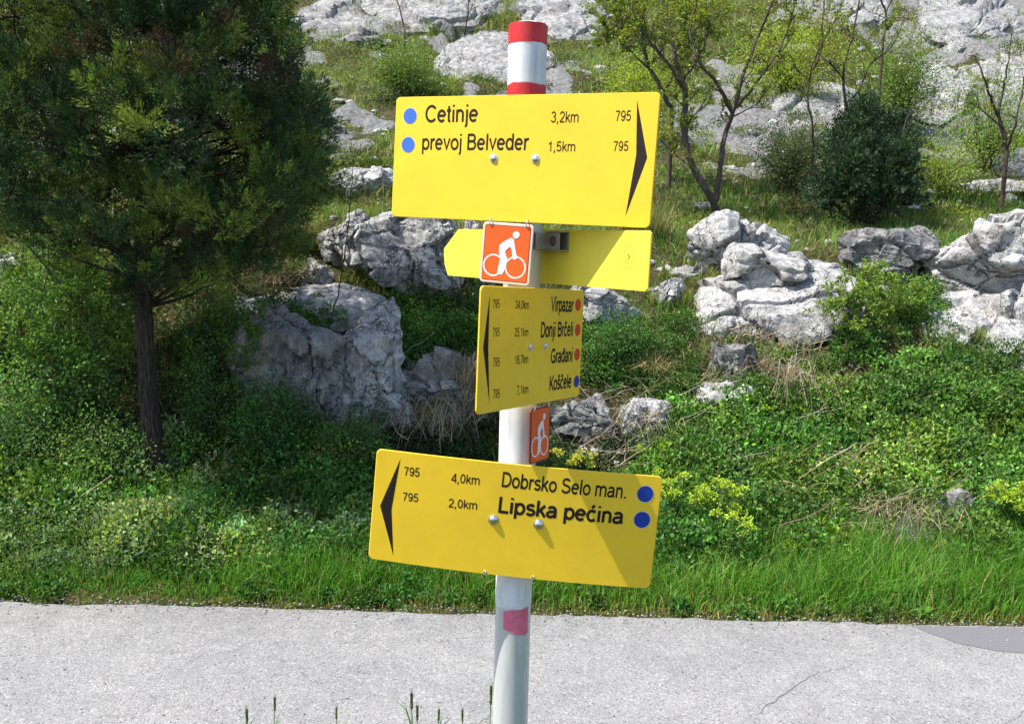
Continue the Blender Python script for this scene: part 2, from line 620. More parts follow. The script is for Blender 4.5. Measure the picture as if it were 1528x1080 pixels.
# darker resurfaced patch at the right edge of the road
pg = Geo()
pts = [(2.44, 4.915), (2.50, 4.80), (2.62, 4.67), (2.78, 4.585), (3.1, 4.56), (3.6, 4.55), (6.0, 4.52), (6.0, 4.925), (4.0, 4.92), (3.2, 4.93), (2.8, 4.92)]
P = np.array(pts)
P = np.concatenate([P + rng.normal(size=P.shape) * .004])
pc = P.mean(0)
Vp = [(pc[0], pc[1], road_z(pc[1]) + .003)] + [(x, y, road_z(y) + .0025) for x, y in P]
k = len(P)
pg.add(Vp, [[0, 1 + i, 1 + (i + 1) % k] for i in range(k)])
o = pg.build('road_patch', M_patch)
tag(o, 'darker grey asphalt patch on the far edge of the road', None, None, 'structure')

# thin cracks in the asphalt
cg = Geo()
for (x0, y0, x1, y1, wd) in ((1.16, 3.80, 1.66, 4.28, .006), (1.66, 4.28, 1.83, 4.34, .004), (-2.0, 4.3, -1.6, 4.33, .003), (2.3, 3.75, 2.9, 4.2, .003)):
    m_ = 40
    tt = np.linspace(0, 1, m_)
    cx = x0 + (x1 - x0) * tt + .028 * fb2(tt * 3, tt * 0, 3, 3, int(x0 * 10) + 60)
    cy = y0 + (y1 - y0) * tt + .028 * fb2(tt * 3, tt * 0, 3, 3, int(x0 * 10) + 80)
    w_ = wd * (.4 + .6 * np.abs(fb2(tt * 9, tt * 0, 3, 2, 5))) * np.sin(np.clip(tt, .03, .97) * pi) ** .4
    a_ = np.stack([cx - w_ / 2, cy + w_ / 2, road_z(cy) + .003], -1)
    b_ = np.stack([cx + w_ / 2, cy - w_ / 2, road_z(cy) + .003], -1)
    V = np.stack([a_, b_], 1).reshape(-1, 3)
    i = np.arange(m_ - 1)[:, None] * 2
    cg.add(V, i + np.array([[0, 1, 3, 2]]))
o = cg.build('road_crack', M_crackm)
tag(o, 'thin cracks in the asphalt', None, None, 'structure')

# ------------------------------------------------------------------ rocks
import bmesh
_ico = {}


def ico(sub):
    if sub not in _ico:
        bm = bmesh.new()
        bmesh.ops.create_icosphere(bm, subdivisions=sub, radius=1)
        bm.verts.ensure_lookup_table()
        V = np.array([v.co[:] for v in bm.verts])
        Fc = np.array([[v.index for v in f.verts] for f in bm.faces])
        bm.free()
        _ico[sub] = (V, Fc)
    return _ico[sub]


ROCKS = []     # footprints: centre, half width, half depth, centre z, top z


def rock(u0, v0, u1, v1, label, kind='block', m=None, sub=5, seed=1, depth=.75, crag=1.0, cat='rock', name='boulder', group=None, tilt=0.0, dz=0.0, flat=None):
    r = np.random.default_rng(seed * 101 + 7)
    base = ground_at((u0 + u1) / 2, v1 - (v1 - v0) * .12)
    d = base[1]
    dist = (base - CP) @ FW
    wx = (u1 - u0) / 2 * dist / F
    V, Fc = ico(sub)
    V = V.copy()
    # chunky body: a ball cut by random planes
    q = V.copy()
    for k in range(22):
        nrm = r.normal(size=3)
        if k < 7:
            nrm *= np.array([1, 1, .3])
        nrm /= np.linalg.norm(nrm)
        off = r.uniform(.42, .84)
        dd = q @ nrm - off
        q -= np.maximum(dd, 0)[:, None] * nrm * .96
    q = (q - (q.max(0) + q.min(0)) / 2) / ((q.max(0) - q.min(0)) / 2)
    # split into fractured blocks with open joints
    ns = 34 if sub >= 6 else 16
    sd_ = r.uniform(-1, 1, (ns, 3)) * np.array([1, 1, .8])
    wq = q + .16 * np.stack([fbm(q * 1.7 + 9 * i, 3, seed + i) for i in range(3)], -1)
    dm = np.linalg.norm(wq[:, None, :] * np.array([1, 1, 1.35]) - sd_[None], axis=2)
    so_ = np.argsort(dm, axis=1)[:, :2]
    d1 = np.take_along_axis(dm, so_, 1)
    gap = d1[:, 1] - d1[:, 0]
    cellv = r.normal(size=ns)[so_[:, 0]]
    blk = .11 * cellv * np.clip(gap / .03, 0, 1) - .17 * np.exp(-(gap / .024) ** 2)
    tilt_ = r.normal(size=(ns, 3)) * .16          # every block has its own tilted face
    blk = blk + ((q - sd_[so_[:, 0]]) * tilt_[so_[:, 0]]).sum(1) * np.clip(gap / .03, 0, 1)
    if kind == 'slab':
        g0 = ground_at((u0 + u1) / 2, v1)
        g1 = ground_at((u0 + u1) / 2, v0)
        c = (g0 + g1) / 2
        tv = g1 - g0
        ly = max(np.linalg.norm(tv) / 2, .15)
        if ly > wx * 3.0:
            tv = tv / (2 * ly) * wx * 6.0
            ly = wx * 3.0
        tv = tv / np.linalg.norm(tv)
        ax = np.array([1.0, 0, 0])
        nv = np.cross(ax, tv)
        hz = max(min(wx, ly) * (flat or .32) * .9, .10)
        dist = (c - CP) @ FW
        wx = (u1 - u0) / 2 * dist / F
        scale = np.array([wx, ly, hz])
        c = c - nv * hz * .12
    else:
        hz = (v1 - v0) / 2 * dist / F * 1.12
        ly = wx * depth
        scale = np.array([wx, ly, hz])
        dc = d + ly * .55
        vv = (v0 + v1) / 2
        dr = FW + RT * ((u0 + u1) / 2 - PW / 2) / F + UP * (PH / 2 - vv) / F
        c = CP + dr * (dc / dr[1])
        ax, tv, nv = np.array([1.0, 0, 0]), np.array([0, 1.0, 0]), np.array([0, 0, 1.0])
    ca, sa = cos(tilt), sin(tilt)
    q = q * scale
    q = np.stack([q[:, 0] * ca - q[:, 2] * sa, q[:, 1], q[:, 0] * sa + q[:, 2] * ca], -1)
    P = c + q[:, :1] * ax + q[:, 1:2] * tv + q[:, 2:] * nv
    nn = norm(V / scale)
    nn = nn[:, :1] * ax + nn[:, 1:2] * tv + nn[:, 2:] * nv
    s = float(np.clip(min(wx, ly * 1.5, hz * 2), .12, 1.2))
    k = 1.1 / s
    ss = int(seed * 13)
    rid = fbm(P * k * np.array([1, 1, 1.8]), 5, ss, True, .55)
    low = fbm(P * k * .9, 3, ss + 50)
    # bedding steps: stretched voids along slightly tilted layers
    lay = P[:, 2] * 1.0 + P[:, 0] * .22 + .12 * low
    st = np.abs(((lay * 3.2 / max(s, .3)) % 1.0) - .5) * 2
    hi = fbm(P * 9.0, 3, ss + 80, True, .6)
    disp = s * crag * (.15 * low + .12 * np.minimum(rid, .35) - .028 * np.clip(.18 - st, 0, 1) / .18 + .80 * blk) + .018 * crag * hi
    # solution hollows
    pit = vnoise(P * k * 2.6, ss + 90)
    disp -= s * crag * .09 * np.clip(pit - .35, 0, 1) / .65
    P = P + nn * disp[:, None]
    P[:, 2] += dz
    o = np_mesh(name, P, Fc, np.full(len(Fc), 3), m or M_rock, smooth=True, origin=c)
    try:
        o.data.set_sharp_from_angle(angle=rad(38))
    except Exception:
        pass
    tag(o, label, cat, group)
    ROCKS.append((c, wx, ly, hz, nv, tv))
    return o


B, SL = 'block', 'slab'
R = rock
# right of the post, above the brambles
R(1030, 348, 1165, 430, 'rounded grey boulder cap behind the big white rock slab', B, M_rock, 6, 1, .8)
R(1018, 402, 1280, 524, 'largest white limestone slab right of the signpost', SL, M_rock, 6, 58, .6, .9, flat=.42)
R(1080, 380, 1235, 470, 'pale ridge of rock on top of the biggest white slab', B, M_rock, 6, 33, .8, tilt=-.25)
R(1252, 352, 1392, 420, 'dark grey boulder on the terrace edge between two pale rocks', B, M_rockd, 6, 3, .7, 1.1)
R(1190, 388, 1262, 425, 'small flat grey stone between the white slab and the dark boulder', B, M_rock, 4, 4, .8)
R(1388, 348, 1580, 470, 'large pale grey boulder at the right end of the terrace', B, M_rock, 6, 5, .7, 1.1)
R(1364, 440, 1530, 540, 'grey boulder stepped below the large one at the right', SL, M_rock, 6, 6, .7, 1.1)
R(1430, 490, 1600, 570, 'lowest grey rock of the outcrop at the right edge', SL, M_rockd, 6, 7, .7, tilt=.3)
R(1490, 430, 1590, 505, 'small block wedged in the rock outcrop at the right edge', B, M_rock, 4, 37, .7)
R(850, 428, 958, 502, 'smooth white boulder just right of the narrow four-line sign', B, M_rock, 6, 8, .7, .7)
R(968, 418, 1028, 462, 'small pale boulder under the tip of the blank arrow sign', B, M_rock, 6, 9, .8, .8)
R(990, 398, 1060, 425, 'low flat stone left of the big white slab', B, M_rock, 4, 10, .8)
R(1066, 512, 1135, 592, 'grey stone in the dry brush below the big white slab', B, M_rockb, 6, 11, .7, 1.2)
R(1040, 575, 1135, 640, 'pale broken rock at the top of the brambles', B, M_rock, 6, 12, .8, 1.3)
R(820, 598, 915, 670, 'dark pitted rock right of the small orange cycle sign', B, M_rockd, 6, 13, .7, 1.2)
R(925, 598, 995, 665, 'grey rock among dry stems above the lowest sign', B, M_rock, 6, 14, .7, 1.2)
R(845, 668, 900, 700, 'small pale stone half hidden behind the lowest sign', B, M_rock, 4, 15, .8)
# left of the post
R(476, 325, 562, 425, 'steep white rock face between the dark tree and the signs', B, M_rock, 6, 16, .7, 1.0)
R(536, 306, 705, 466, 'biggest white rock behind the left tip of the arrow sign', B, M_rock, 6, 17, .6, 1.0)
R(446, 385, 500, 428, 'small rounded stone in front of the steep white rock face', B, M_rock, 4, 18, .9)
R(318, 424, 585, 496, 'long flat pale ledge right of the dark trunk', SL, M_rock, 6, 19, .6, .7, tilt=.04)
R(360, 470, 520, 675, 'tall stained rock face with painted-in shade under the pale ledge', B, M_rockb, 6, 20, .45, 1.1)
R(485, 455, 608, 660, 'cream coloured rock shoulder right of the stained face', B, M_rock, 6, 21, .5, 1.2)
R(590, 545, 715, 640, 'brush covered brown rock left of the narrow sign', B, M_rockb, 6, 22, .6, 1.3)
R(484, 250, 592, 306, 'two humped white rock at the left edge of the top sign', B, M_rock, 6, 23, .8)
R(-20, 378, 40, 425, 'pale stone at the left edge of the picture', B, M_rock, 4, 24, .8)
R(690, 330, 740, 440, 'weathered white rock hidden behind the orange cycle sign', B, M_rock, 6, 25, .8)
R(610, 535, 640, 560, 'little white stone above the hollow', B, M_rock, 4, 55, .8)
# slabs of the upper hillside
R(428, 12, 565, 68, 'pale slab high on the slope left of the striped post top', SL, M_slab, 6, 26)
R(530, -30, 760, 52, 'broad pale rock sheet along the top left of the post', SL, M_slab, 6, 27, flat=.2)
R(650, 50, 830, 132, 'smooth grey slab directly behind the striped post top', SL, M_slab, 6, 28, flat=.2)
R(760, -20, 925, 70, 'cracked grey slab upper right of the post top', SL, M_slab, 6, 29, flat=.25)
R(520, 55, 575, 80, 'small grey rock in the grass below the high left slab', B, M_rockd, 4, 30)
R(640, 28, 680, 62, 'dark boulder sitting between two slabs left of the post', B, M_rockd, 4, 31)
R(1118, 78, 1245, 128, 'horizontal grey rock step behind the forked tree', SL, M_slab, 6, 32, flat=.5)
R(1140, 132, 1300, 220, 'grey rock sheet behind the thin bare trees', SL, M_slab, 6, 34, flat=.4)
R(1365, -10, 1545, 80, 'bright rock slab at the top right corner', SL, M_slab, 6, 35, flat=.3)
R(1335, 70, 1460, 245, 'long bright rock chute right of the dark bush', SL, M_slab, 6, 36, flat=.3)
R(1435, 60, 1580, 170, 'pale rock sheet at the right edge under the corner slab', SL, M_slab, 6, 38, flat=.3)
R(1230, -20, 1330, 50, 'grey rock patch between the treetops at the top', SL, M_slab, 6, 39, flat=.3)
R(1400, 270, 1540, 300, 'low strip of grey stone in the terrace grass at the right', B, M_rock, 6, 40, .5)
R(470, 190, 520, 215, 'grey stone poking from dry grass right of the dark tree', B, M_rockd, 4, 41)
R(1150, 225, 1200, 250, 'small pale stone behind the thin bare stems', B, M_rock, 4, 42)
R(380, 30, 440, 60, 'pale stone beside the tip of the dark tree', B, M_rock, 4, 43)
R(60, 0, 110, 40, 'pale stone behind the top left treetop', B, M_rock, 4, 44)
R(1395, 735, 1450, 800, 'small grey stone low in the bank at the right', B, M_rockd, 4, 45)
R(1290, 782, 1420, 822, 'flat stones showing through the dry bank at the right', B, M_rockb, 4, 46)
R(1050, 600, 1075, 618, 'tiny white stone beside the broken pale rock', B, M_rock, 4, 47)


def rocky(P):
    """True where a point lies on the body of a rock"""
    m_ = np.zeros(len(P), bool)
    for c, wx, ly, hz, nv, tv in ROCKS:
        d_ = P - c
        e = (d_[:, 0] / wx) ** 2 + ((d_ @ tv) / ly) ** 2
        m_ |= e < .80
    return m_


# loose stones of the hillside
sg = Geo()
Vi, Fi = ico(2)
for k in range(900):
    y_ = rng.uniform(8.5, 27) if k > 220 else rng.uniform(6.0, 8.5)
    x_ = rng.uniform(-1, 1) * y_ * .66
    s_ = rng.uniform(.015, .07) ** 1.0 * (1 + (y_ > 12) * 1.2) if k > 220 else rng.uniform(.012, .04)
    z_ = float(Hf(x_, y_))
    q = Vi * np.array([1, .8, .6]) * s_ * (1 + .35 * vnoise(Vi * 1.7 + k, 3)[:, None])
    a_ = rng.uniform(0, 6.28)
    q = np.stack([q[:, 0] * cos(a_) - q[:, 1] * sin(a_), q[:, 0] * sin(a_) + q[:, 1] * cos(a_), q[:, 2]], -1)
    sg.add(q + np.array([x_, y_, z_ + s_ * .25]), Fi)
o = sg.build('rubble', M_rock)
tag(o, 'loose pale stones scattered over the slope', None, None, 'stuff')

# gravel crumbs along the road edge
gg = Geo()
Vi, Fi = ico(1)
for k in range(1100):
    x_ = rng.uniform(-4.2, 4.2)
    e_ = 4.955 + abs(rng.normal()) * .05 * rng.choice([-1.4, 1.0])
    s_ = rng.uniform(.003, .008)
    y_ = e_
    z_ = max(road_z(y_), float(-.005))
    gg.add(Vi * s_ * np.array([1, 1, .7]) + np.array([x_, y_, z_ + s_ * .4]), Fi, np.array([1, .93, .85]) * rng.uniform(.10, .34))
for k in range(500):
    x_, y_ = rng.uniform(-3.6, 3.6), rng.uniform(3.4, 4.9)
    s_ = rng.uniform(.002, .006)
    gg.add(Vi * s_ * np.array([1, 1, .7]) + np.array([x_, y_, road_z(y_) + s_ * .4]), Fi, np.array([1, .98, .95]) * rng.uniform(.1, .5))
o = gg.build('gravel', M_gravel)
tag(o, 'gravel crumbs along the edge of the asphalt', None, None, 'stuff')

# ------------------------------------------------------------------ grass
GREEN = (.075, .205, .018)
GREEN2 = (.12, .26, .028)
OLIVE = (.14, .175, .045)
STRAW = (.34, .27, .12)


def scatter(n, x0, x1, y0, y1):
    return rng.uniform(x0, x1, n), rng.uniform(y0, y1, n)


def on_ground(x, y, dz=-.01):
    return np.stack([x, y, Hf(x, y) + dz], -1)


g = Geo()
n = 78000
x, y = scatter(n, -4.6, 4.6, 4.93, 6.35)
y = y + .05 * fb2(x, x * 0, 1.6, 3, 75) * np.clip((5.4 - y) / .4, 0, 1)
cl = fb2(x, y, 2.2, 3, 70)
dens = np.clip(1.25 - np.abs(y - 5.35) * .9 + cl * .9, 0.1, 1)
k = rng.uniform(size=n) < dens
x, y, cl = x[k], y[k], cl[k]
P = on_ground(x, y)
edge_f = np.clip((y - 4.95) / (.16 + .14 * np.clip(fb2(x, y, 1.9, 2, 76) + .5, 0, 1)), .14, 1)
lush = 1 + .45 * fb2(x, y, .9, 2, 71) + .25 * np.clip(x / 3, -1, 1)
H_ = rng.uniform(.07, .23, len(x)) * edge_f * lush
c_ = vary(GREEN, len(x), .15, .28)
hue = np.clip(.5 + .9 * fb2(x, y, 1.1, 2, 72), 0, 1)[:, None]
c_ = c_ * (1 - hue) + vary(GREEN2, len(x), .15, .25) * hue
yel = (edge_f < .45) & (rng.uniform(size=len(x)) < .55)
c_[yel] = vary((.22, .20, .05), yel.sum(), .15, .25)
dry = rng.uniform(size=len(x)) < .05
c_[dry] = vary(STRAW, dry.sum(), .1, .25)
blades(g, P, H_, rng.uniform(.004, .008, len(x)), rng.normal(size=(len(x), 2)) * .38, c_)
k = rng.uniform(size=len(x)) < .045
nk = int(k.sum())
blades(g, P[k], rng.uniform(.22, .42, nk) * np.clip((y[k] - 4.97) / .4, .1, 1), .004, rng.normal(size=(nk, 2)) * .45, vary((.14, .24, .05), nk))
o = g.build('verge_grass', M_grass)
tag(o, 'lush green grass on the verge along the road', None, None, 'stuff')

# grass of the bank and of the terrace
g = Geo()
n = 105000
x, y = scatter(n, -7.5, 7.5, 6.2, 13.5)
k = np.abs(x) < y * .64 + .3
x, y = x[k], y[k]
P = on_ground(x, y)
cl = fb2(x, y, 1.3, 3, 80)
terr = np.clip((y - 9.2) / .6, 0, 1)
k = (rng.uniform(size=len(x)) < .30 + .5 * terr + cl * .5) & ~rocky(P)
x, y, P, terr = x[k], y[k], P[k], terr[k]
green = np.clip(.45 + 1.1 * fb2(x, y, .7, 3, 81) + .25 * np.clip(x / 4, -1, 1), 0, 1)[:, None]
c_ = vary((.17, .21, .06), len(x), .15, .3) * (1 - green) + vary((.085, .20, .025), len(x), .15, .3) * green
dr = rng.uniform(size=len(x)) < .16 + .12 * (1 - green[:, 0])
c_[dr] = vary(STRAW, dr.sum(), .12, .3)
H_ = rng.uniform(.07, .22, len(x)) * (1 + .5 * fb2(x, y, 1.7, 2, 82))
blades(g, P, H_, rng.uniform(.006, .011, len(x)), rng.normal(size=(len(x), 2)) * .5, c_)
o = g.build('terrace_grass', M_grass)
tag(o, 'green and straw coloured grass on the terrace above the rocks', None, None, 'stuff')

# grass and low scrub of the upper slope
g = Geo()
n = 300000
x, y = scatter(n, -19, 19, 13.0, 31)
k = (np.abs(x) < y * .64 + .5)
x, y = x[k], y[k]
P = on_ground(x, y, -.02)
cl = fb2(x, y, .8, 4, 90)
k = (rng.uniform(size=len(x)) < (.70 + cl * 1.3) * (1 - 1.05 * rockf(x, y))) & ~rocky(P)
x, y, P = x[k], y[k], P[k]
green = np.clip(.42 + 1.3 * fb2(x, y, .42, 3, 91), 0, 1)[:, None]
c_ = vary((.21, .25, .085), len(x), .15, .3) * (1 - green) + vary((.14, .28, .05), len(x), .15, .3) * green
dr = rng.uniform(size=len(x)) < .15
c_[dr] = vary((.33, .28, .15), dr.sum(), .12, .25)
H_ = rng.uniform(.08, .24, len(x)) * (1 + .7 * np.clip(fb2(x, y, 1.1, 2, 92), -.6, 1))
blades(g, P, H_, rng.uniform(.012, .022, len(x)), rng.normal(size=(len(x), 2)) * .5, c_)
# low woody cushions between the rocks
for kk in range(560):
    yy = rng.uniform(10.5, 29)
    xx = rng.uniform(-1, 1) * yy * .64
    c0 = np.array([xx, yy, float(Hf(xx, yy))])
    if rocky(c0[None])[0] and rng.uniform() < .85:
        continue
    r_ = rng.uniform(.12, .38) * (1 + (yy > 18) * .5)
    m_ = int(240 * (r_ / .3) ** 1.3)
    q = norm(rng.normal(size=(m_, 3)))
    q[:, 2] = np.abs(q[:, 2])
    pp = c0 + q * np.array([1, 1, .65]) * r_ * rng.uniform(.55, 1.05, (m_, 1))
    bc = random.choice([(.075, .12, .03), (.05, .085, .022), (.12, .16, .03), (.14, .17, .09), (.13, .12, .06), (.16, .21, .03)])
    leaves(g, pp, q + rng.normal(size=(m_, 3)) * .5, rng.uniform(.04, .08, m_), rng.uniform(.018, .035, m_), vary(bc, m_, .15, .35))
o = g.build('slope_vegetation', M_grass)
tag(o, 'olive grass and low scrub covering the upper slope', None, None, 'stuff')


# ------------------------------------------------------------------ bank undergrowth made of many small leaves
def mound(g, c, r, n, col, lf=(.022, .052), lw=(.015, .032), up=.35, vv=.38, zs=.95, hv=.15):
    col = np.array(col) * math.exp(np.clip(rng.normal(), -2, 2) * .27) * np.array([math.exp(np.clip(rng.normal(), -1.5, 2) * .16), 1, math.exp(np.clip(rng.normal(), -2, 1) * .2)])
    r = r * rng.uniform(.7, 1.25)
    q = norm(rng.normal(size=(n, 3)))
    q[:, 2] = np.abs(q[:, 2]) * 1.0
    lump = 1 + .28 * vnoise(q * 2.6 + c * 3.1, int(abs(c[0] * 91)) % 97)
    rad_ = r * lump * rng.uniform(.55, 1.05, n) ** .6
    pp = c + q * np.array([1, 1, zs]) * rad_[:, None]
    d = q * .6 + rng.normal(size=(n, 3)) * .6 + np.array([0, 0, up])
    nn = q * .5 + np.array([-.2, -.2, .9]) + rng.normal(size=(n, 3)) * .55
    leaves(g, pp, d, rng.uniform(*lf, n), rng.uniform(*lw, n), vary(col, n, hv, vv), N=nn)


def in_rows(umin, umax, vmin, vmax, n, seed):
    r = np.random.default_rng(seed)
    out = []
    for _ in range(n):
        out.append(ground_at(r.uniform(umin, umax), r.uniform(vmin, vmax)))
    return out


G_A, G_B, G_C, G_D = (.085, .19, .030), (.055, .13, .022), (.13, .23, .04), (.15, .22, .09)
# right bank: brambles
g = Geo()
for c0 in in_rows(960, 1560, 600, 832, 215, 1):
    if rocky(c0[None])[0] and rng.uniform() < .5:
        continue
    uv_ = proj(c0[None])[0]
    if min(((uv_[0] - 1325) / 120) ** 2 + ((uv_[1] - 765) / 42) ** 2, ((uv_[0] - 1110) / 70) ** 2 + ((uv_[1] - 735) / 25) ** 2, ((uv_[0] - 1250) / 60) ** 2 + ((uv_[1] - 700) / 22) ** 2) < 1 and rng.uniform() < .8:
        continue
    r_ = rng.uniform(.10, .30)
    mound(g, c0 - np.array([0, 0, .02]), r_, int(560 * (r_ / .22) ** 1.5), random.choice([G_A, G_A, G_B, G_C, (.075, .14, .02)]))
for c0 in in_rows(1000, 1560, 590, 770, 44, 9):
    r_ = rng.uniform(.26, .42)
    mound(g, c0 - np.array([0, 0, .08]), r_, int(700 * (r_ / .25) ** 1.7), random.choice([G_A, G_C, (.10, .19, .03), (.12, .20, .035)]))
for c0 in in_rows(1240, 1560, 530, 640, 30, 2):
    r_ = rng.uniform(.12, .25)
    mound(g, c0, r_, int(450 * (r_ / .2) ** 1.5), random.choice([G_A, G_B]))
o = g.build('bramble_undergrowth', M_leaf)
tag(o, 'tangled bramble leaves covering the bank right of the signpost', None, None, 'stuff')

# left bank: darker mixed leaves
g = Geo()
for c0 in in_rows(-60, 560, 640, 850, 190, 3):
    r_ = rng.uniform(.12, .28)
    mound(g, c0, r_, int(480 * (r_ / .22) ** 1.5), random.choice([G_A, G_B, G_C, G_D]))
for c0 in in_rows(-40, 240, 790, 860, 26, 4):
    r_ = rng.uniform(.12, .2)
    mound(g, c0, r_, int(700 * (r_ / .2) ** 1.5), (.13, .19, .07), (.014, .026), (.010, .018))
for c0 in in_rows(220, 480, 745, 800, 16, 5):
    r_ = rng.uniform(.1, .18)
    mound(g, c0, r_, int(500 * (r_ / .2) ** 1.5), (.08, .17, .03))
for c0 in in_rows(540, 960, 860, 905, 26, 6):
    mound(g, c0, rng.uniform(.06, .12), 170, (.045, .12, .02), (.02, .035), (.014, .022))
for c0 in in_rows(980, 1528, 860, 925, 34, 26):
    mound(g, c0, rng.uniform(.04, .10), 110, random.choice([(.06, .15, .025), (.10, .19, .04), (.13, .18, .05)]), (.015, .045), (.010, .026))
for c0 in in_rows(-20, 1528, 885, 930, 60, 27):
    mound(g, c0, rng.uniform(.02, .05), 40, random.choice([(.07, .15, .03), (.16, .17, .04)]), (.012, .03), (.008, .02))
for c0 in in_rows(-20, 560, 856, 900, 22, 16):
    mound(g, c0, rng.uniform(.05, .11), 150, (.05, .13, .02), (.02, .035), (.014, .022))
o = g.build('leafy_undergrowth', M_leaf)
tag(o, 'mixed low leafy plants covering the shaded bank on the left', None, None, 'stuff')

# middle: low leaves between the rocks, plus the upper fringe
g = Geo()
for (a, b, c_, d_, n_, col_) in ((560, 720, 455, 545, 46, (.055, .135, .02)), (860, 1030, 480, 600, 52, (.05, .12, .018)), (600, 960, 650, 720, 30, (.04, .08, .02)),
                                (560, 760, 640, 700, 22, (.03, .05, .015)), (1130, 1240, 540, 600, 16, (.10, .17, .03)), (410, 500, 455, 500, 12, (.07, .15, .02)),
                                (1270, 1400, 425, 520, 30, (.07, .14, .03)), (1400, 1528, 500, 560, 12, (.055, .12, .02)), (350, 470, 640, 700, 18, (.04, .09, .02)), (560, 960, 730, 850, 70, (.05, .12, .02)),
                                (400, 480, 340, 420, 12, (.13, .16, .03)), (500, 620, 210, 260, 14, (.10, .14, .03))):
    for c0 in in_rows(a, b, c_, d_, n_, a + b):
        r_ = rng.uniform(.08, .20)
        mound(g, c0, r_, int(380 * (r_ / .15) ** 1.4), col_, (.018, .034), (.012, .022))
o = g.build('low_plants', M_leaf)
tag(o, 'low green plants growing in the gaps between the rocks', None, None, 'stuff')

# dead leaves and straw lying on the bank
g = Geo()
n = 60000
x, y = scatter(n, -5.5, 5.5, 5.1, 10)
k = (np.abs(x) < y * .64 + .2) & (fb2(x, y, 1.6, 3, 170) > -.1)
x, y = x[k], y[k]
P = on_ground(x, y, .005)
n = len(x)
D_ = rng.normal(size=(n, 3)) * np.array([1, 1, .35])
leaves(g, P + rng.normal(size=(n, 3)) * np.array([0, 0, .012]), D_, rng.uniform(.02, .07, n), rng.uniform(.004, .018, n),
       np.where(rng.uniform(size=(n, 1)) < .5, vary((.27, .20, .12), n), vary((.16, .11, .07), n)), N=np.tile([0, 0, 1.0], (n, 1)) + rng.normal(size=(n, 3)) * .4)
o = g.build('leaf_litter', M_straw)
tag(o, 'dead leaves and straw lying on the bank', None, None, 'stuff')

# tangled dry twigs in the bank
g = Geo()
for (a, b, c_, d_, n_) in ((1080, 1220, 505, 590, 170), (880, 1010, 600, 680, 130), (570, 720, 560, 660, 300), (1120, 1330, 700, 790, 170), (1020, 1110, 590, 640, 60), (360, 480, 380, 430, 60), (960, 1500, 600, 820, 190), (1220, 1440, 725, 805, 240), (1050, 1180, 715, 760, 70), (0, 350, 560, 800, 110), (850, 930, 655, 715, 60), (500, 640, 600, 680, 120)):
    for c0 in in_rows(a, b, c_, d_, n_, a * 3 + n_):
        l_ = rng.uniform(.12, .45)
        a_ = rng.uniform(0, 2 * pi)
        dv = np.array([cos(a_), sin(a_) * .7, rng.uniform(-.35, .8)])
        sag = rng.uniform(-.3, .2)
        tt = np.linspace(0, 1, 5)[:, None]
        pts_ = c0 + np.array([0, 0, rng.uniform(.02, .16)]) + dv * l_ * tt + np.array([0, 0, 1]) * sag * l_ * (tt ** 2) + rng.normal(size=(5, 3)) * .012
        tube(g, pts_, np.linspace(.0035, .0012, 5), 3, vary(random.choice([(.30, .24, .17), (.22, .16, .12), (.38, .32, .24)]), 1)[0], False)
o = g.build('dry_twigs', M_straw)
tag(o, 'tangled dry brown twigs lying over the bank', None, None, 'stuff')


# grass growing over the foot of every rock
g = Geo()
for c, wx, ly, hz, nv, tv in ROCKS:
    n_ = int(420 * wx * (1.6 if c[1] < 12 else 1.2)) + 60
    a_ = rng.uniform(pi * .95, 2.05 * pi, n_)
    rr_ = 1 + rng.normal(size=n_) * .10
    x_ = c[0] + np.cos(a_) * wx * rr_
    y_ = c[1] + np.sin(a_) * ly * rr_ * .9
    k = fb2(x_, y_, 2.0, 2, 160) > -.25
    x_, y_ = x_[k], y_[k]
    if not len(x_):
        continue
    P = on_ground(x_, y_, -.03)
    s_ = 1 + (c[1] > 12) * .8
    blades(g, P, rng.uniform(.08, .24, len(x_)) * s_, rng.uniform(.007, .012, len(x_)) * s_, rng.normal(size=(len(x_), 2)) * .5,
           np.where(rng.uniform(size=(len(x_), 1)) < .3, vary(STRAW, len(x_)), vary((.10, .17, .03), len(x_))))
o = g.build('rock_foot_grass', M_grass)
tag(o, 'grass growing over the feet of the rocks', None, None, 'stuff')

# ------------------------------------------------------------------ individual plants
def tussock(u, v, size, n, label, col=STRAW, col2=(.10, .15, .03), mixf=.5, droop=.9, group=None, cat='grass tuft', name='grass_tussock', wd=.006):
    c0 = ground_at(u, v)
    g = Geo()
    B_ = c0 + np.concatenate([rng.normal(size=(n, 2)) * size * .22, np.zeros((n, 1)) - .02], 1)
    ln = rng.normal(size=(n, 2)) * droop * .7 + (B_ - c0)[:, :2] / size
    c_ = np.where(rng.uniform(size=(n, 1)) < mixf, vary(col, n, .1, .25), vary(col2, n, .12, .3))
    blades(g, B_, rng.uniform(.5, 1.0, n) * size, wd, ln, c_, .8)
    o = g.build(name, M_straw, origin=c0)
    return tag(o, label, cat, group)


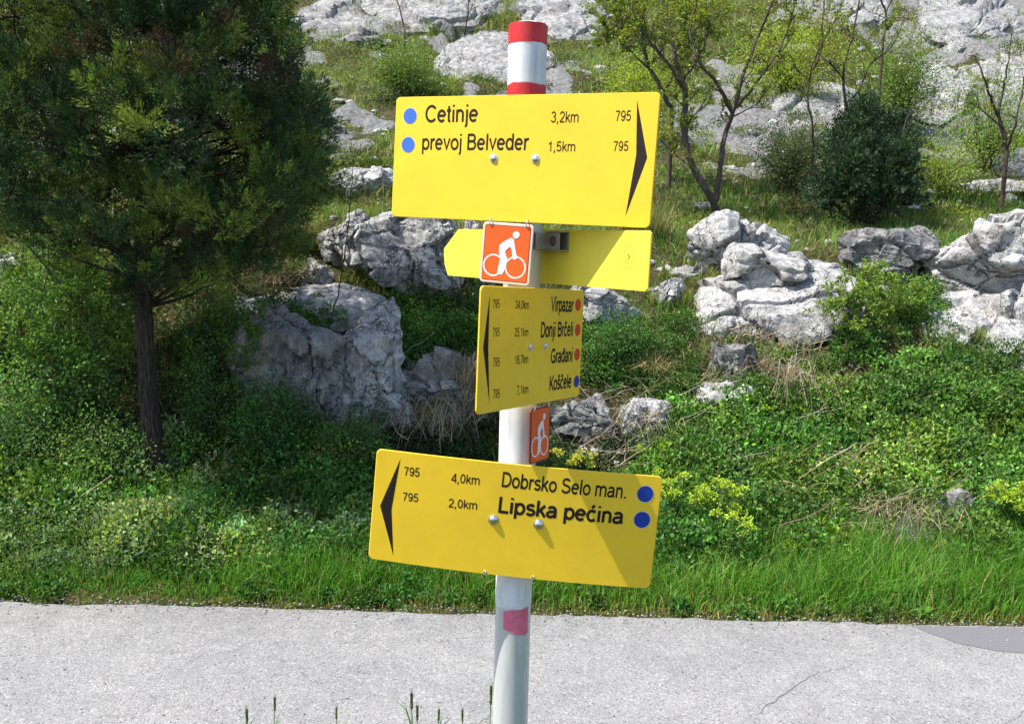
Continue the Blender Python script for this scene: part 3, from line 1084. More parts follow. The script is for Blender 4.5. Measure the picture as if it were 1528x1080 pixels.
tussock(975, 560, .30, 700, 'drooping straw coloured tussock right of the four-line sign', mixf=.65)
tussock(1000, 575, .22, 380, 'smaller pale tussock beside the drooping one', mixf=.7)
tussock(700, 600, .28, 620, 'brown dry tussock left of the small orange cycle sign', mixf=.7)
tussock(640, 625, .30, 500, 'dry tussock hanging over the dark hollow', mixf=.8)
tussock(1130, 560, .26, 420, 'dry tussock below the big white slab', mixf=.8)
tussock(530, 640, .26, 420, 'dry tussock at the foot of the cream rock shoulder', mixf=.7)
tussock(445, 370, .42, 1100, 'olive grass clump on the rocks beside the dark tree', mixf=.3, col2=(.13, .16, .03), droop=.6)
tussock(538, 405, .22, 420, 'green tuft growing on the white rock', mixf=.1, col2=(.09, .16, .03), droop=.7)
tussock(1450, 510, .24, 420, 'bright grass tuft on the rock outcrop at the right edge', mixf=.15, col2=(.14, .20, .04), droop=.6)
tussock(960, 360, .5, 1100, 'tall grass clump behind the right end of the arrow sign', mixf=.3, col2=(.10, .14, .03), droop=.6, wd=.008)
tussock(750, 520, .3, 600, 'green grass clump behind the four-line sign', mixf=.25, col2=(.06, .13, .02), droop=.6)

BARK = (.105, .085, .072)
BARKG = (.20, .185, .165)
BARKD = (.075, .055, .045)


def px_line(pts, Y, seed=0, jit=.10):
    """a limb given by its course in the photograph, put at the tree's own distance Y with some depth of its own"""
    r = np.random.default_rng(seed)
    off = np.cumsum(r.normal(size=len(pts))) * jit
    off -= off[0]
    out = []
    for (u, v), o_ in zip(pts, off):
        d = FW + RT * (u - PW / 2) / F + UP * (PH / 2 - v) / F
        out.append(CP + d * ((Y + o_) / d[1]))
    return np.array(out)


def smooth_line(P, m_=5):
    P = np.asarray(P)
    n_ = len(P)
    t_ = np.linspace(0, n_ - 1, (n_ - 1) * m_ + 1)
    i = np.clip(t_.astype(int), 0, n_ - 2)
    f_ = (t_ - i)[:, None]
    p0 = P[np.clip(i - 1, 0, n_ - 1)]
    p1, p2 = P[i], P[i + 1]
    p3 = P[np.clip(i + 2, 0, n_ - 1)]
    return .5 * ((2 * p1) + (-p0 + p2) * f_ + (2 * p0 - 5 * p1 + 4 * p2 - p3) * f_ ** 2 + (-p0 + 3 * p1 - 3 * p2 + p3) * f_ ** 3)


def grow(g, lg, start, d, length, r0, depth, col, leaf, leafn, r, leafsize, up=.15):
    """recursive twig with leaves near its end"""
    m_ = 6
    P = [np.array(start)]
    dd = norm(np.array(d))
    for i in range(m_):
        dd = norm(dd + r.normal(size=3) * .20 + np.array([0, 0, up * .3]))
        P.append(P[-1] + dd * length / m_)
    P = np.array(P)
    tube(g, P, np.linspace(r0, r0 * .4, m_ + 1), 4 if r0 < .008 else 5, col, False)
    if depth > 0:
        for k in range(r.integers(2, 5)):
            i = r.integers(2, m_ + 1)
            nd = norm(dd + r.normal(size=3) * .75 + np.array([0, 0, up]))
            grow(g, lg, P[i], nd, length * r.uniform(.45, .75), r0 * .5, depth - 1, col, leaf, leafn, r, leafsize, up)
    if depth <= 1 and leafn > 0:
        n_ = max(1, int(leafn * r.uniform(.4, 1.4)))
        i = r.integers(2, m_ + 1, n_)
        C_ = P[i] + r.normal(size=(n_, 3)) * length * .06
        D_ = r.normal(size=(n_, 3)) + np.array([0, 0, .35]) + dd * .5
        leaves(lg, C_, D_, r.uniform(.7, 1.3, n_) * leafsize, r.uniform(.45, .8, n_) * leafsize, vary(leaf, n_, .14, .28), N=r.normal(size=(n_, 3)) * .6 + np.array([0, -.1, 1]))


def tree(label, Y, limbs, bark, leaf, twigs, leafn, leafsize, seed, tl=(.25, .55), depth=2, name='bare_tree', cat='tree', group=None, pxr=1.0, crown='crown'):
    """limbs: (points in the photograph, start width px, end width px)"""
    r = np.random.default_rng(seed)
    base = px_line([limbs[0][0][0]], Y)[0]
    zb = float(Hf(base[0], base[1]))
    root = empty(name, (base[0], base[1], min(zb, base[2])))
    tag(root, label, cat, group)
    g, lg = Geo(), Geo()
    lines = []
    for k, (pts, w0, w1) in enumerate(limbs):
        P = px_line(pts, Y, seed + k * 7, .12 if k else .05)
        P = smooth_line(P)
        P[1:] += r.normal(size=P[1:].shape) * .006
        if k == 0:
            P = np.concatenate([[[P[0, 0], P[0, 1], min(zb, P[0, 2]) - .1]], P])
        R_ = np.linspace(w0 * .62, w1 * .6, len(P)) / 2 * Y / F * pxr
        tube(g, P, R_, 8 if w0 > 7 else 5, np.array(bark), True, .07)
        lines.append((P, R_))
    for _ in range(twigs):
        P, R_ = lines[r.integers(len(lines))] if r.uniform() < .35 else lines[-1 - r.integers(max(1, len(lines) - 1))]
        i = r.integers(len(P) // 3, len(P))
        dd = norm(P[min(i + 1, len(P) - 1)] - P[i - 1])
        nd = norm(dd * .7 + r.normal(size=3) * .75 + np.array([0, 0, .25]))
        grow(g, lg, P[i], nd, r.uniform(*tl), max(R_[i] * .45, .003), depth, np.array(bark), leaf, leafn, r, leafsize)
    o = root.location[:]
    g.build('trunk', M_bark, root, o, True)
    lg.build(crown, M_leaf, root, o)
    return root


YG = (.21, .25, .03)
YG2 = (.17, .24, .035)
# the forked tree at the right of the top sign
tree('forked small tree with sparse yellow green leaves right of the top sign', 12.1,
     [([(1070, 318), (1055, 285), (1030, 240), (1020, 190), (1022, 140), (1010, 95), (1000, 50), (990, -20), (985, -90)], 19, 6),
      ([(1068, 300), (1075, 250), (1082, 200), (1098, 158), (1110, 110), (1130, 60), (1150, 10), (1170, -60)], 14, 4),
      ([(1092, 168), (1070, 125), (1045, 95), (1030, 50), (1040, 0), (1035, -60)], 9, 3),
      ([(1100, 160), (1125, 130), (1150, 95), (1170, 60), (1185, 10), (1200, -50)], 7, 3),
      ([(1022, 140), (1000, 100), (975, 70), (950, 30), (930, -20)], 8, 3),
      ([(1020, 120), (1050, 70), (1060, 20), (1070, -40)], 6, 2),
      ([(1035, 250), (1000, 225), (985, 205)], 3, 1.5)],
     BARK, YG, 105, 16, .034, 101)
tree('second leafy small tree just behind the top right corner of the top sign', 13.2,
     [([(1003, 165), (985, 130), (965, 90), (958, 40), (965, -10), (955, -70)], 11, 4),
      ([(975, 110), (945, 80), (925, 50), (915, 10)], 6, 2),
      ([(990, 140), (1010, 100), (1020, 50), (1025, -10)], 6, 2)],
     BARK, YG2, 80, 20, .036, 103)
tree('thin bare tree with crooked stems left of the dark bush', 12.9,
     [([(1212, 235), (1213, 190), (1205, 150), (1208, 115), (1225, 80), (1228, 30), (1232, -30)], 6, 3),
      ([(1208, 118), (1190, 105), (1180, 85), (1165, 72), (1150, 45)], 4, 1.5),
      ([(1207, 130), (1215, 90), (1250, 20), (1262, -40)], 4, 1.5)],
     BARKD, YG, 34, 6, .032, 107)
tree('slender leaning bare tree rising behind the dark bush', 13.6,
     [([(1255, 195), (1262, 160), (1258, 120), (1262, 90), (1275, 40), (1285, -20)], 8, 3),
      ([(1260, 158), (1285, 130), (1300, 95), (1330, 70), (1350, 30)], 5, 2),
      ([(1258, 120), (1240, 95), (1228, 88)], 4, 2)],
     BARKD, YG, 40, 6, .032, 109)
tree('bare multi-stemmed shrub in front of the bright rock at the right', 12.6,
     [([(1502, 228), (1495, 190), (1480, 150), (1470, 120), (1455, 85)], 10, 3),
      ([(1500, 215), (1490, 175), (1498, 130), (1505, 90), (1510, 40)], 7, 2),
      ([(1503, 222), (1515, 185), (1525, 140), (1530, 100)], 6, 2),
      ([(1495, 190), (1465, 165), (1440, 150)], 4, 1.5)],
     BARKD, YG, 34, 3, .03, 113, (.15, .35))
tree('tall bare sapling crossing in front of the upper slope near the top', 15.5,
     [([(1318, 60), (1322, 20), (1310, -20), (1315, -80)], 6, 3), ([(1322, 20), (1340, -20), (1350, -60)], 4, 2)],
     BARKD, YG2, 20, 8, .035, 117)
tree('young sapling with fresh green leaves beside the big white slab', 8.0,
     [([(1297, 545), (1298, 510), (1300, 480), (1290, 455), (1272, 425), (1268, 400)], 6, 2),
      ([(1300, 510), (1325, 490), (1345, 470), (1362, 440)], 4, 1.5),
      ([(1298, 500), (1275, 480), (1262, 465)], 3, 1.5),
      ([(1299, 525), (1320, 500), (1330, 460), (1328, 430)], 3, 1.5)],
     BARK, (.17, .26, .04), 40, 13, .030, 119, (.12, .28), name='sapling')
tree('leafless arching stem right of the dark bush', 11.5,
     [([(1330, 255), (1345, 215), (1352, 180), (1375, 130), (1385, 90)], 3.5, 1.5), ([(1352, 190), (1372, 165), (1400, 150)], 2.5, 1)],
     BARK, YG, 10, 2, .03, 121, (.12, .3), 1, name='sapling')
tree('tall thin leaning sapling between the dark tree and the signs', 7.4,
     [([(432, 650), (450, 600), (472, 545), (495, 470), (512, 400), (520, 330), (524, 280), (527, 232)], 5, 1.6),
      ([(520, 330), (505, 350), (492, 372)], 1.8, 1), ([(516, 375), (540, 350), (552, 330)], 1.8, 1), ([(470, 550), (440, 500), (410, 480), (390, 470)], 2.5, 1), ([(505, 425), (485, 405), (475, 400)], 1.6, 1)],
     BARKD, YG, 12, 2, .018, 123, (.08, .2), 1, name='sapling')
tree('pair of thin dark stems behind the left tip of the arrow sign', 8.0,
     [([(682, 470), (676, 430), (668, 380), (662, 340), (655, 300)], 3.5, 1.5), ([(690, 465), (688, 420), (684, 370), (680, 330)], 3, 1.5), ([(684, 440), (700, 420), (710, 400)], 2, 1)],
     BARKD, YG, 12, 5, .02, 127, (.08, .2), 1, name='sapling')
tree('bare angular branch reaching in from the left edge', 7.2,
     [([(-40, 320), (0, 345), (35, 362), (62, 390), (85, 420), (110, 470), (135, 530)], 5, 2.5), ([(18, 355), (22, 320), (20, 290)], 2.5, 1.2), ([(62, 390), (64, 350), (58, 318)], 2.5, 1.2), ([(35, 362), (30, 395), (26, 430)], 2.5, 1.5)],
     BARKD, (.12, .20, .03), 24, 12, .028, 129, (.12, .25), 1, name='sapling')
tree('thin leafy sapling at the left edge in front of the dark tree', 6.7,
     [([(55, 690), (60, 620), (66, 540), (58, 470), (70, 410), (78, 350)], 4.5, 1.6), ([(66, 540), (90, 490), (112, 450), (120, 410)], 2.5, 1.2), ([(62, 580), (40, 530), (28, 480)], 2.5, 1.2)],
     BARKD, (.13, .22, .035), 46, 16, .032, 141, (.12, .28), 1, name='sapling')
tree('crooked leafy sapling between the left edge and the dark trunk', 6.6,
     [([(150, 700), (146, 640), (158, 580), (150, 520), (166, 460), (160, 410)], 4, 1.6), ([(158, 580), (182, 540), (196, 500)], 2.2, 1.2), ([(150, 520), (128, 480), (120, 440)], 2.2, 1.2)],
     BARKD, (.12, .21, .035), 46, 16, .030, 143, (.12, .26), 1, name='sapling')
tree('short leafy sapling right of the dark trunk in front of the ledge', 6.9,
     [([(330, 690), (326, 630), (338, 570), (330, 510), (345, 450)], 3.5, 1.4), ([(338, 570), (362, 530), (380, 500)], 2, 1), ([(326, 630), (300, 580), (290, 540)], 2, 1)],
     BARKD, (.10, .19, .03), 40, 15, .028, 147, (.12, .24), 1, name='sapling')
tree('two dark upright stems on the slope left of the post top', 20,
     [([(604, 45), (598, 20), (590, -10), (588, -50)], 4, 2), ([(693, 52), (697, 30), (700, 0), (703, -40)], 4, 2)],
     BARKD, YG, 10, 3, .05, 131, (.3, .6), 1, name='sapling')
tree('twiggy little tree on the slope beside the dark treetop', 19,
     [([(372, 45), (365, 25), (362, 5), (370, -40)], 5, 2), ([(365, 25), (345, 5), (335, -20)], 3, 1.5), ([(364, 15), (385, 0), (395, -30)], 3, 1.5)],
     BARKD, YG, 30, 4, .05, 133, (.3, .6), 1)


# evergreens: limbs that end in clumps of short upright needle plumes ---------------
def plume_clump(out, c, r_, n, axis_, col, r, pl=(.08, .18), m=(34, 52), lw=(.005, .009), ll=(.020, .040)):
    """n plumes around c within r_, leaning outwards along axis_; out collects leaf arrays"""
    for k in range(n):
        off = r.normal(size=3) * np.array([1, 1, .8]) * r_ * .55
        st = c + off
        d = norm(axis_ * .45 + norm(off + 1e-6) * .55 + np.array([0, 0, .55]) + r.normal(size=3) * .28)
        L_ = r.uniform(*pl)
        m_ = int(r.integers(*m))
        t_ = r.uniform(0, 1, m_)
        side = norm(r.normal(size=(m_, 3)))
        out[0].append(st + d * (t_ * L_)[:, None] + side * (.030 * (1.15 - t_))[:, None])
        out[1].append(d + side * .7)
        out[2].append(r.uniform(ll[0], ll[1], m_))
        out[3].append(r.uniform(lw[0], lw[1], m_))
        out[4].append(vary(np.array(col) * math.exp(r.normal() * .15), m_, .12, .28))


def juniper():
    r = np.random.default_rng(5)
    Y0 = 6.6
    base = px_line([(232, 712)], Y0)[0]
    root = empty('juniper_tree', (base[0], base[1], float(Hf(base[0], base[1]))))
    tag(root, 'large dark evergreen tree with rough trunk left of the signs', 'tree')
    g, lg = Geo(), Geo()
    tr = smooth_line(px_line([(234, 760), (230, 680), (222, 600), (216, 500), (212, 400), (214, 300), (220, 200), (218, 100), (212, 0), (215, -90)], Y0, 3, .03))
    tube(g, tr, np.interp(np.linspace(0, 1, len(tr)), [0, .05, .3, .6, 1], [.10, .078, .066, .048, .02]), 14, np.array((.046, .036, .032)), True, .06)
    for k in range(30):      # stringy bark laid along the trunk
        a_ = r.uniform(0, 2 * pi)
        i0 = r.integers(0, 22)
        i1 = min(i0 + r.integers(5, 14), len(tr) - 1)
        q = tr[i0:i1] + np.array([cos(a_), sin(a_), 0]) * np.interp(np.arange(i0, i1), [0, 12, 30], [.08, .064, .045])[:, None]
        tube(g, q, np.full(len(q), .008), 4, np.array((.060, .046, .040)) * r.uniform(.7, 1.3), False, .2)
    # lobes of the crown: place in the photograph, depth from the trunk, size in px, tone
    lobes = []
    for u, v, sz in ((20, -60, 80), (120, -90, 90), (230, -110, 90), (330, -70, 80), (10, 40, 75), (90, 0, 80), (180, 20, 90), (270, 0, 85), (350, 20, 70), (395, 70, 55),
                     (40, 130, 75), (130, 110, 85), (220, 110, 90), (310, 100, 85), (385, 130, 65), (418, 170, 46), (-20, 210, 70), (70, 220, 75), (160, 210, 85), (250, 220, 90),
                     (340, 200, 80), (398, 222, 60), (440, 255, 38), (20, 290, 60), (110, 300, 70), (200, 310, 80), (290, 300, 80), (370, 290, 70), (430, 300, 50),
                     (330, 360, 60), (400, 350, 42), (250, 370, 55), (160, 370, 50), (205, 430, 38), (280, 430, 34), (350, 400, 34), (60, 350, 40)):
        for dep in (-1, 0, 1):
            w_ = math.sqrt(max(.08, 1 - ((u - 215) / 290) ** 2)) * 1.15
            if v > 290:
                w_ *= .75
            lobes.append((u + r.normal() * 16, v + r.normal() * 16, Y0 + dep * w_ * r.uniform(.55, 1.0), sz * r.uniform(.75, 1.1), dep))
    out = [[], [], [], [], []]
    for u, v, Y_, sz, dep in lobes:
        c = px_line([(u, v)], Y_)[0]
        R_ = sz * Y_ / F
        i = int(np.argmin(np.abs(tr[:, 2] - (c[2] - r.uniform(.15, .45)))))
        s_ = tr[i]
        ln = smooth_line(np.array([s_, s_ * .5 + c * .5 + np.array([0, 0, .04]) + r.normal(size=3) * .08, c]), 5)
        tube(g, ln, np.linspace(.016, .005, len(ln)), 5, np.array((.05, .038, .032)), False)
        axis_ = norm(c - s_)
        nsub = int(7.5 * (sz / 70) ** 2) + 3
        for k in range(nsub):
            q = norm(r.normal(size=3) + axis_ * .5 + np.array([0, 0, .35])) * R_ * r.uniform(.5, 1.0)
            e = c + q
            ln = smooth_line(np.array([c, c + q * .5 + r.normal(size=3) * .02, e]), 3)
            tube(g, ln, np.linspace(.005, .002, len(ln)), 3, np.array((.06, .042, .033)), False)
            tone = r.uniform()
            col = (.024, .056, .020) if tone < .38 else ((.055, .105, .026) if tone < .68 else (.155, .215, .034))  # brightest yellow green paints sunlit tips into the needle colour
            if r.uniform() < .05:
                col = (.08, .05, .03)
            plume_clump(out, e, r.uniform(.07, .12), int(r.integers(11, 17)), norm(q), col, r)
    out = [np.concatenate(o_) for o_ in out]
    leaves(lg, out[0], out[1], out[2], out[3], out[4], .3)
    o = root.location[:]
    g.build('trunk', M_bark, root, o, True)
    lg.build('crown', M_needle, root, o)


juniper()


def dark_bush(u, v, Y, lobes, label, seed):
    r = np.random.default_rng(seed)
    base = px_line([(u, v)], Y)[0]
    base[2] = float(Hf(base[0], base[1]))
    root = empty('evergreen_bush', base)
    tag(root, label, 'bush')
    g, lg = Geo(), Geo()
    out = [[], [], [], [], []]
    for uu, vv, sz in lobes:
        for dep in (-.3, .2):
            c = px_line([(uu + r.normal() * 6, vv + r.normal() * 6)], Y + dep * r.uniform(.6, 1.2))[0]
            R_ = sz * .60 * Y / F
            ln = smooth_line(np.array([base, base * .5 + c * .5 + r.normal(size=3) * .05, c]), 5)
            tube(g, ln, np.linspace(.014, .006, len(ln)), 5, np.array((.06, .045, .035)), False)
            for k in range(int(8 * (sz / 30) ** 1.6) + 3):
                q = norm(r.normal(size=3) + norm(c - base) * .4) * R_ * r.uniform(.45, 1.0)
                col = (.022, .048, .022) if r.uniform() < .6 else (.045, .085, .030)
                plume_clump(out, c + q, .12, int(r.integers(6, 10)), norm(q), col, r, (.12, .26), (20, 30), (.013, .021), (.04, .07))
    out = [np.concatenate(o_) for o_ in out]
    leaves(lg, out[0], out[1], out[2], out[3], out[4], .3)
    o = root.location[:]
    g.build('stems', M_bark, root, o, True)
    lg.build('foliage', M_needle, root, o)


dark_bush(1290, 318, 11.3, [(1232, 285, 18), (1255, 250, 24), (1290, 265, 32), (1330, 262, 30), (1352, 285, 20), (1300, 235, 26), (1260, 290, 26), (1310, 295, 28), (1340, 240, 18)],
          'wide dark evergreen bush on the terrace at the right', 220)
dark_bush(1278, 262, 12.0, [(1275, 200, 22), (1300, 190, 20), (1265, 225, 24), (1310, 215, 22), (1290, 170, 12), (1330, 205, 14)],
          'upright dark evergreen bush rising behind the wide one', 221)


def leafy_shrub(u, v, Y, hpx, wpx, label, col, nst, nleaf, lf, seed, name='shrub', cat='shrub', up=.8, bark=BARK, group=None, M=None, droop=0., lw=.55):
    r = np.random.default_rng(seed)
    if seed not in (220, 221):
        col = tuple(np.array(col) * 1.35)
        nst, nleaf = int(nst * 1.3), int(nleaf * 1.2)
    if 222 <= seed <= 231:
        hpx, wpx, nst, nleaf = hpx * .62, wpx * 1.25, int(nst * 1.6), int(nleaf * 1.6)
    d = FW + RT * (u - PW / 2) / F + UP * (PH / 2 - v) / F
    base = CP + d * (Y / d[1])
    zb = float(Hf(base[0], base[1]))
    top = base[2] + hpx * Y / F
    base[2] = min(base[2], zb)
    Hh = top - base[2]
    Wh = wpx / 2 * Y / F
    root = empty(name, base)
    tag(root, label, cat, group)
    g, lg = Geo(), Geo()
    for k in range(nst):
        a_ = r.uniform(0, 2 * pi)
        rr = Wh * math.sqrt(r.uniform(.02, 1))
        hh = Hh * r.uniform(.55, 1.0) * math.sqrt(max(.15, 1 - (rr / Wh) ** 2 * .75))
        end = base + np.array([cos(a_) * rr, sin(a_) * rr * .8, hh])
        mid = base + np.array([cos(a_) * rr * .35, sin(a_) * rr * .3, hh * up * .7]) + r.normal(size=3) * Wh * .06
        ln = smooth_line(np.array([base, mid, end]), 6)
        ln[1:] += r.normal(size=ln[1:].shape) * Wh * .015
        tube(g, ln, np.linspace(.003 + Hh * .003, .0015, len(ln)), 4, np.array(bark), False)
        n_ = int(nleaf * r.uniform(.6, 1.4))
        j = r.integers(len(ln) // 3, len(ln), n_)
        C_ = ln[j] + r.normal(size=(n_, 3)) * Wh * (.17 if Y < 10 else .24)
        D_ = r.normal(size=(n_, 3)) + np.array([0, 0, .5 - droop])
        leaves(lg, C_, D_, r.uniform(.7, 1.3, n_) * lf, r.uniform(.7, 1.3, n_) * lf * lw, vary(np.array(col) * r.uniform(.75, 1.25), n_, .13, .3), N=r.normal(size=(n_, 3)) * .55 + np.array([0, -.1, 1]))
    o = root.location[:]
    g.build('stems', M_bark, root, o, True)
    lg.build('foliage', M or M_leaf, root, o)
    return root


# shrubs of the left bank
LS = leafy_shrub
LS(120, 620, 7.4, 300, 200, 'tall leafy green shrub directly left of the dark trunk', (.08, .16, .03), 46, 75, .034, 201)
LS(20, 600, 7.2, 260, 170, 'leafy green shrub at the left edge under the evergreen', (.075, .15, .03), 40, 75, .034, 202)
LS(300, 560, 7.7, 190, 150, 'leafy shrub behind the dark trunk on its right side', (.06, .13, .03), 34, 60, .032, 203)
LS(150, 730, 6.5, 130, 190, 'low pale leaved shrub at the foot of the dark trunk', (.10, .17, .04), 40, 70, .028, 204)
LS(20, 740, 6.5, 150, 170, 'dense dark green shrub at the left edge of the bank', (.055, .11, .035), 40, 80, .028, 205)
LS(300, 800, 6.0, 80, 160, 'soft green herb clump right below the dark trunk', (.07, .17, .03), 36, 60, .026, 206)
LS(430, 530, 7.5, 60, 120, 'leafy plant on top of the stained rock face', (.08, .18, .03), 22, 60, .026, 207)
LS(540, 640, 7.2, 60, 90, 'green plant at the foot of the cream rock shoulder', (.045, .10, .02), 18, 50, .026, 208)
LS(100, 450, 8.4, 150, 180, 'light green shrub behind the bare branch on the left', (.10, .18, .03), 36, 60, .036, 209)
LS(370, 440, 8.6, 90, 110, 'small pale shrub between the evergreen and the pale ledge', (.09, .15, .03), 24, 50, .03, 210)
LS(420, 690, 6.8, 120, 140, 'shaded green shrub under the stained rock face', (.04, .10, .02), 34, 60, .026, 211)
LS(190, 860, 5.7, 90, 190, 'low bush of tiny pale leaves by the road on the left', (.13, .19, .08), 50, 90, .019, 212)
LS(50, 870, 5.6, 95, 150, 'low round bush of tiny leaves at the left end of the verge', (.11, .18, .06), 42, 90, .019, 213)
LS(640, 520, 7.9, 80, 150, 'green shrub on the ledge left of the four-line sign', (.06, .14, .02), 30, 60, .026, 214)
LS(925, 555, 7.6, 110, 130, 'bushy green plant right of the four-line sign', (.045, .12, .018), 34, 60, .026, 215)

LS(60, 560, 8.0, 190, 260, 'big light green shrub behind the left edge shrubs', (.09, .17, .035), 60, 90, .036, 240)
LS(310, 640, 7.3, 130, 150, 'dark leafy shrub between the trunk and the stained rock face', (.04, .09, .02), 44, 80, .030, 241)
LS(160, 560, 7.9, 170, 120, 'mid green shrub touching the back of the dark trunk', (.07, .14, .03), 44, 80, .032, 242)
LS(0, 690, 6.8, 120, 200, 'deep green shrub low at the left edge', (.05, .11, .025), 50, 80, .030, 243)
LS(90, 700, 6.7, 330, 190, 'tall lit shrub in front of the bare branch on the left', (.085, .17, .035), 46, 80, .036, 245)
LS(140, 690, 6.9, 200, 120, 'leafy shrub just left of the dark trunk foot', (.07, .15, .03), 36, 80, .032, 246)
LS(315, 700, 6.9, 230, 110, 'loose shrub reaching up right of the dark trunk', (.05, .115, .025), 34, 60, .030, 247)
LS(400, 690, 6.7, 150, 130, 'shaded leafy shrub climbing the stained rock face', (.05, .115, .025), 40, 80, .028, 250)
LS(520, 690, 6.8, 90, 110, 'small leafy shrub where the cream rock meets the bank', (.06, .12, .03), 34, 70, .026, 251)
LS(365, 560, 7.4, 150, 110, 'green shrub standing left of the stained rock face', (.055, .125, .03), 40, 70, .030, 252)
LS(120, 800, 6.1, 80, 160, 'leafy clump between the verge bush and the dark trunk', (.07, .15, .03), 44, 80, .026, 244)

# the dark evergreen bush on the terrace at the right
LS(1180, 190, 13.5, 50, 100, 'greyish green low bush behind the thin bare trees', (.07, .10, .04), 30, 70, .035, 222)
LS(1350, 70, 18, 60, 100, 'green bush among bare branches near the top right', (.10, .16, .03), 40, 60, .05, 223)
LS(1180, 60, 20, 55, 140, 'yellow green bush on the slope between the bare trees', (.19, .24, .03), 44, 70, .055, 224)
LS(600, 80, 19, 34, 100, 'grassy green bush between the slabs left of the post', (.10, .15, .035), 34, 60, .05, 225)
LS(430, 110, 15, 110, 130, 'feathery green bush beside the dark treetop', (.11, .17, .05), 40, 70, .04, 226, lw=.3)
LS(440, 230, 12, 60, 110, 'low olive bush right of the dark crown', (.11, .15, .03), 30, 60, .035, 227)
LS(870, 190, 14, 80, 90, 'yellow green shrub above the right end of the top sign', (.15, .20, .03), 26, 60, .04, 228)
LS(960, 120, 16, 80, 110, 'loose yellow leaved shrub behind the second small tree', (.19, .24, .03), 34, 60, .045, 229)
LS(1400, 230, 13, 60, 110, 'sparse yellow green shrub at the foot of the bright rock', (.15, .21, .03), 24, 40, .035, 230)
LS(1480, 130, 15, 90, 120, 'green shrub growing on the bright rock at the right', (.12, .20, .03), 28, 50, .04, 231)
LS(1330, 500, 8.4, 100, 120, 'fresh green shrub below the dark boulder', (.10, .18, .03), 30, 50, .028, 232)
LS(1430, 640, 7.4, 90, 200, 'broad bramble bush under the right rock outcrop', (.06, .13, .022), 50, 80, .028, 233)
LS(1210, 660, 7.3, 80, 220, 'rounded bramble bush below the dry brush', (.055, .13, .02), 56, 80, .028, 234)
LS(1080, 700, 7.0, 70, 180, 'bramble bush above the yellow flowering plants', (.07, .15, .025), 46, 80, .028, 235)


def spurge(u, v, Y, hpx, wpx, label, seed, ns=16, head=(.36, .47, .04)):
    """spurge: upright leafy stems with yellow green heads of small bracts"""
    r = np.random.default_rng(seed)
    base = ground_at(u, v)
    Y = base[1]
    top = base[2] + hpx * 1.12 * Y / F
    base[2] = min(base[2], float(Hf(base[0], base[1])))
    root = empty('flowering_plant', base)
    tag(root, label, 'plant')
    g, lg, hg = Geo(), Geo(), Geo()
    W_ = wpx / 2 * Y / F
    for k in range(ns):
        a_ = r.uniform(0, 6.28)
        rr = W_ * math.sqrt(r.uniform(0, 1))
        end = np.array([base[0] + cos(a_) * rr * 1.25, base[1] + sin(a_) * rr, base[2] + (top - base[2]) * r.uniform(.6, 1.2)])
        ln = smooth_line(np.array([base, (base + end) / 2 + np.array([0, 0, .05]), end]), 5)
        tube(g, ln, np.linspace(.004, .0025, len(ln)), 4, np.array((.10, .15, .05)), False)
        n_ = 34
        j = r.integers(2, len(ln), n_)
        leaves(lg, ln[j] + r.normal(size=(n_, 3)) * .012, r.normal(size=(n_, 3)) + np.array([0, 0, .4]), r.uniform(.025, .045, n_), .009, vary((.06, .15, .03), n_), N=np.tile([0, 0, 1.0], (n_, 1)) + r.normal(size=(n_, 3)) * .3)
        n_ = int(r.integers(24, 60))
        q = norm(r.normal(size=(n_, 3)))
        q[:, 2] = np.abs(q[:, 2])
        hg = Geo()
        leaves(hg, end + q * np.array([.045, .045, .035]) * r.uniform(.4, 1, (n_, 1)), q + r.normal(size=(n_, 3)) * .4, r.uniform(.013, .024, n_), r.uniform(.012, .019, n_), vary(head, n_, .08, .15), N=np.tile([0, 0, 1.0], (n_, 1)) + r.normal(size=(n_, 3)) * .4)
        hg.build('flower_head', M_leaf, root, root.location[:])
    o = root.location[:]
    g.build('stems', M_bark, root, o)
    lg.build('foliage', M_leaf, root, o)


def brush(u, v, hpx, wpx, label, n, seed, down=.0):
    """leafless tangle of thin arching dry stems"""
    r = np.random.default_rng(seed)
    c = ground_at(u, v)
    H_, W_ = hpx * c[1] / F, wpx / 2 * c[1] / F
    root = empty('dry_shrub', c)
    tag(root, label, 'dry shrub')
    g = Geo()
    for k in range(n):
        a_ = r.uniform(0, 6.28)
        b0 = c + np.array([r.normal() * W_ * .35, r.normal() * W_ * .3, -.02])
        rr = W_ * r.uniform(.3, 1.1)
        hh = H_ * r.uniform(.35, 1.0)
        top_ = b0 + np.array([cos(a_) * rr * .6, sin(a_) * rr * .6, hh])
        end = b0 + np.array([cos(a_) * rr, sin(a_) * rr, hh * r.uniform(-.4 - down, .8)])
        ln = smooth_line(np.array([b0, b0 * .5 + top_ * .5 + r.normal(size=3) * .02, top_, end]), 3)
        tube(g, ln, np.linspace(.0035, .0012, len(ln)), 3, vary(random.choice([(.34, .27, .18), (.24, .17, .11), (.42, .35, .24), (.20, .17, .09)]), 1)[0], False)
    g.build('twigs', M_straw, root, root.location[:])


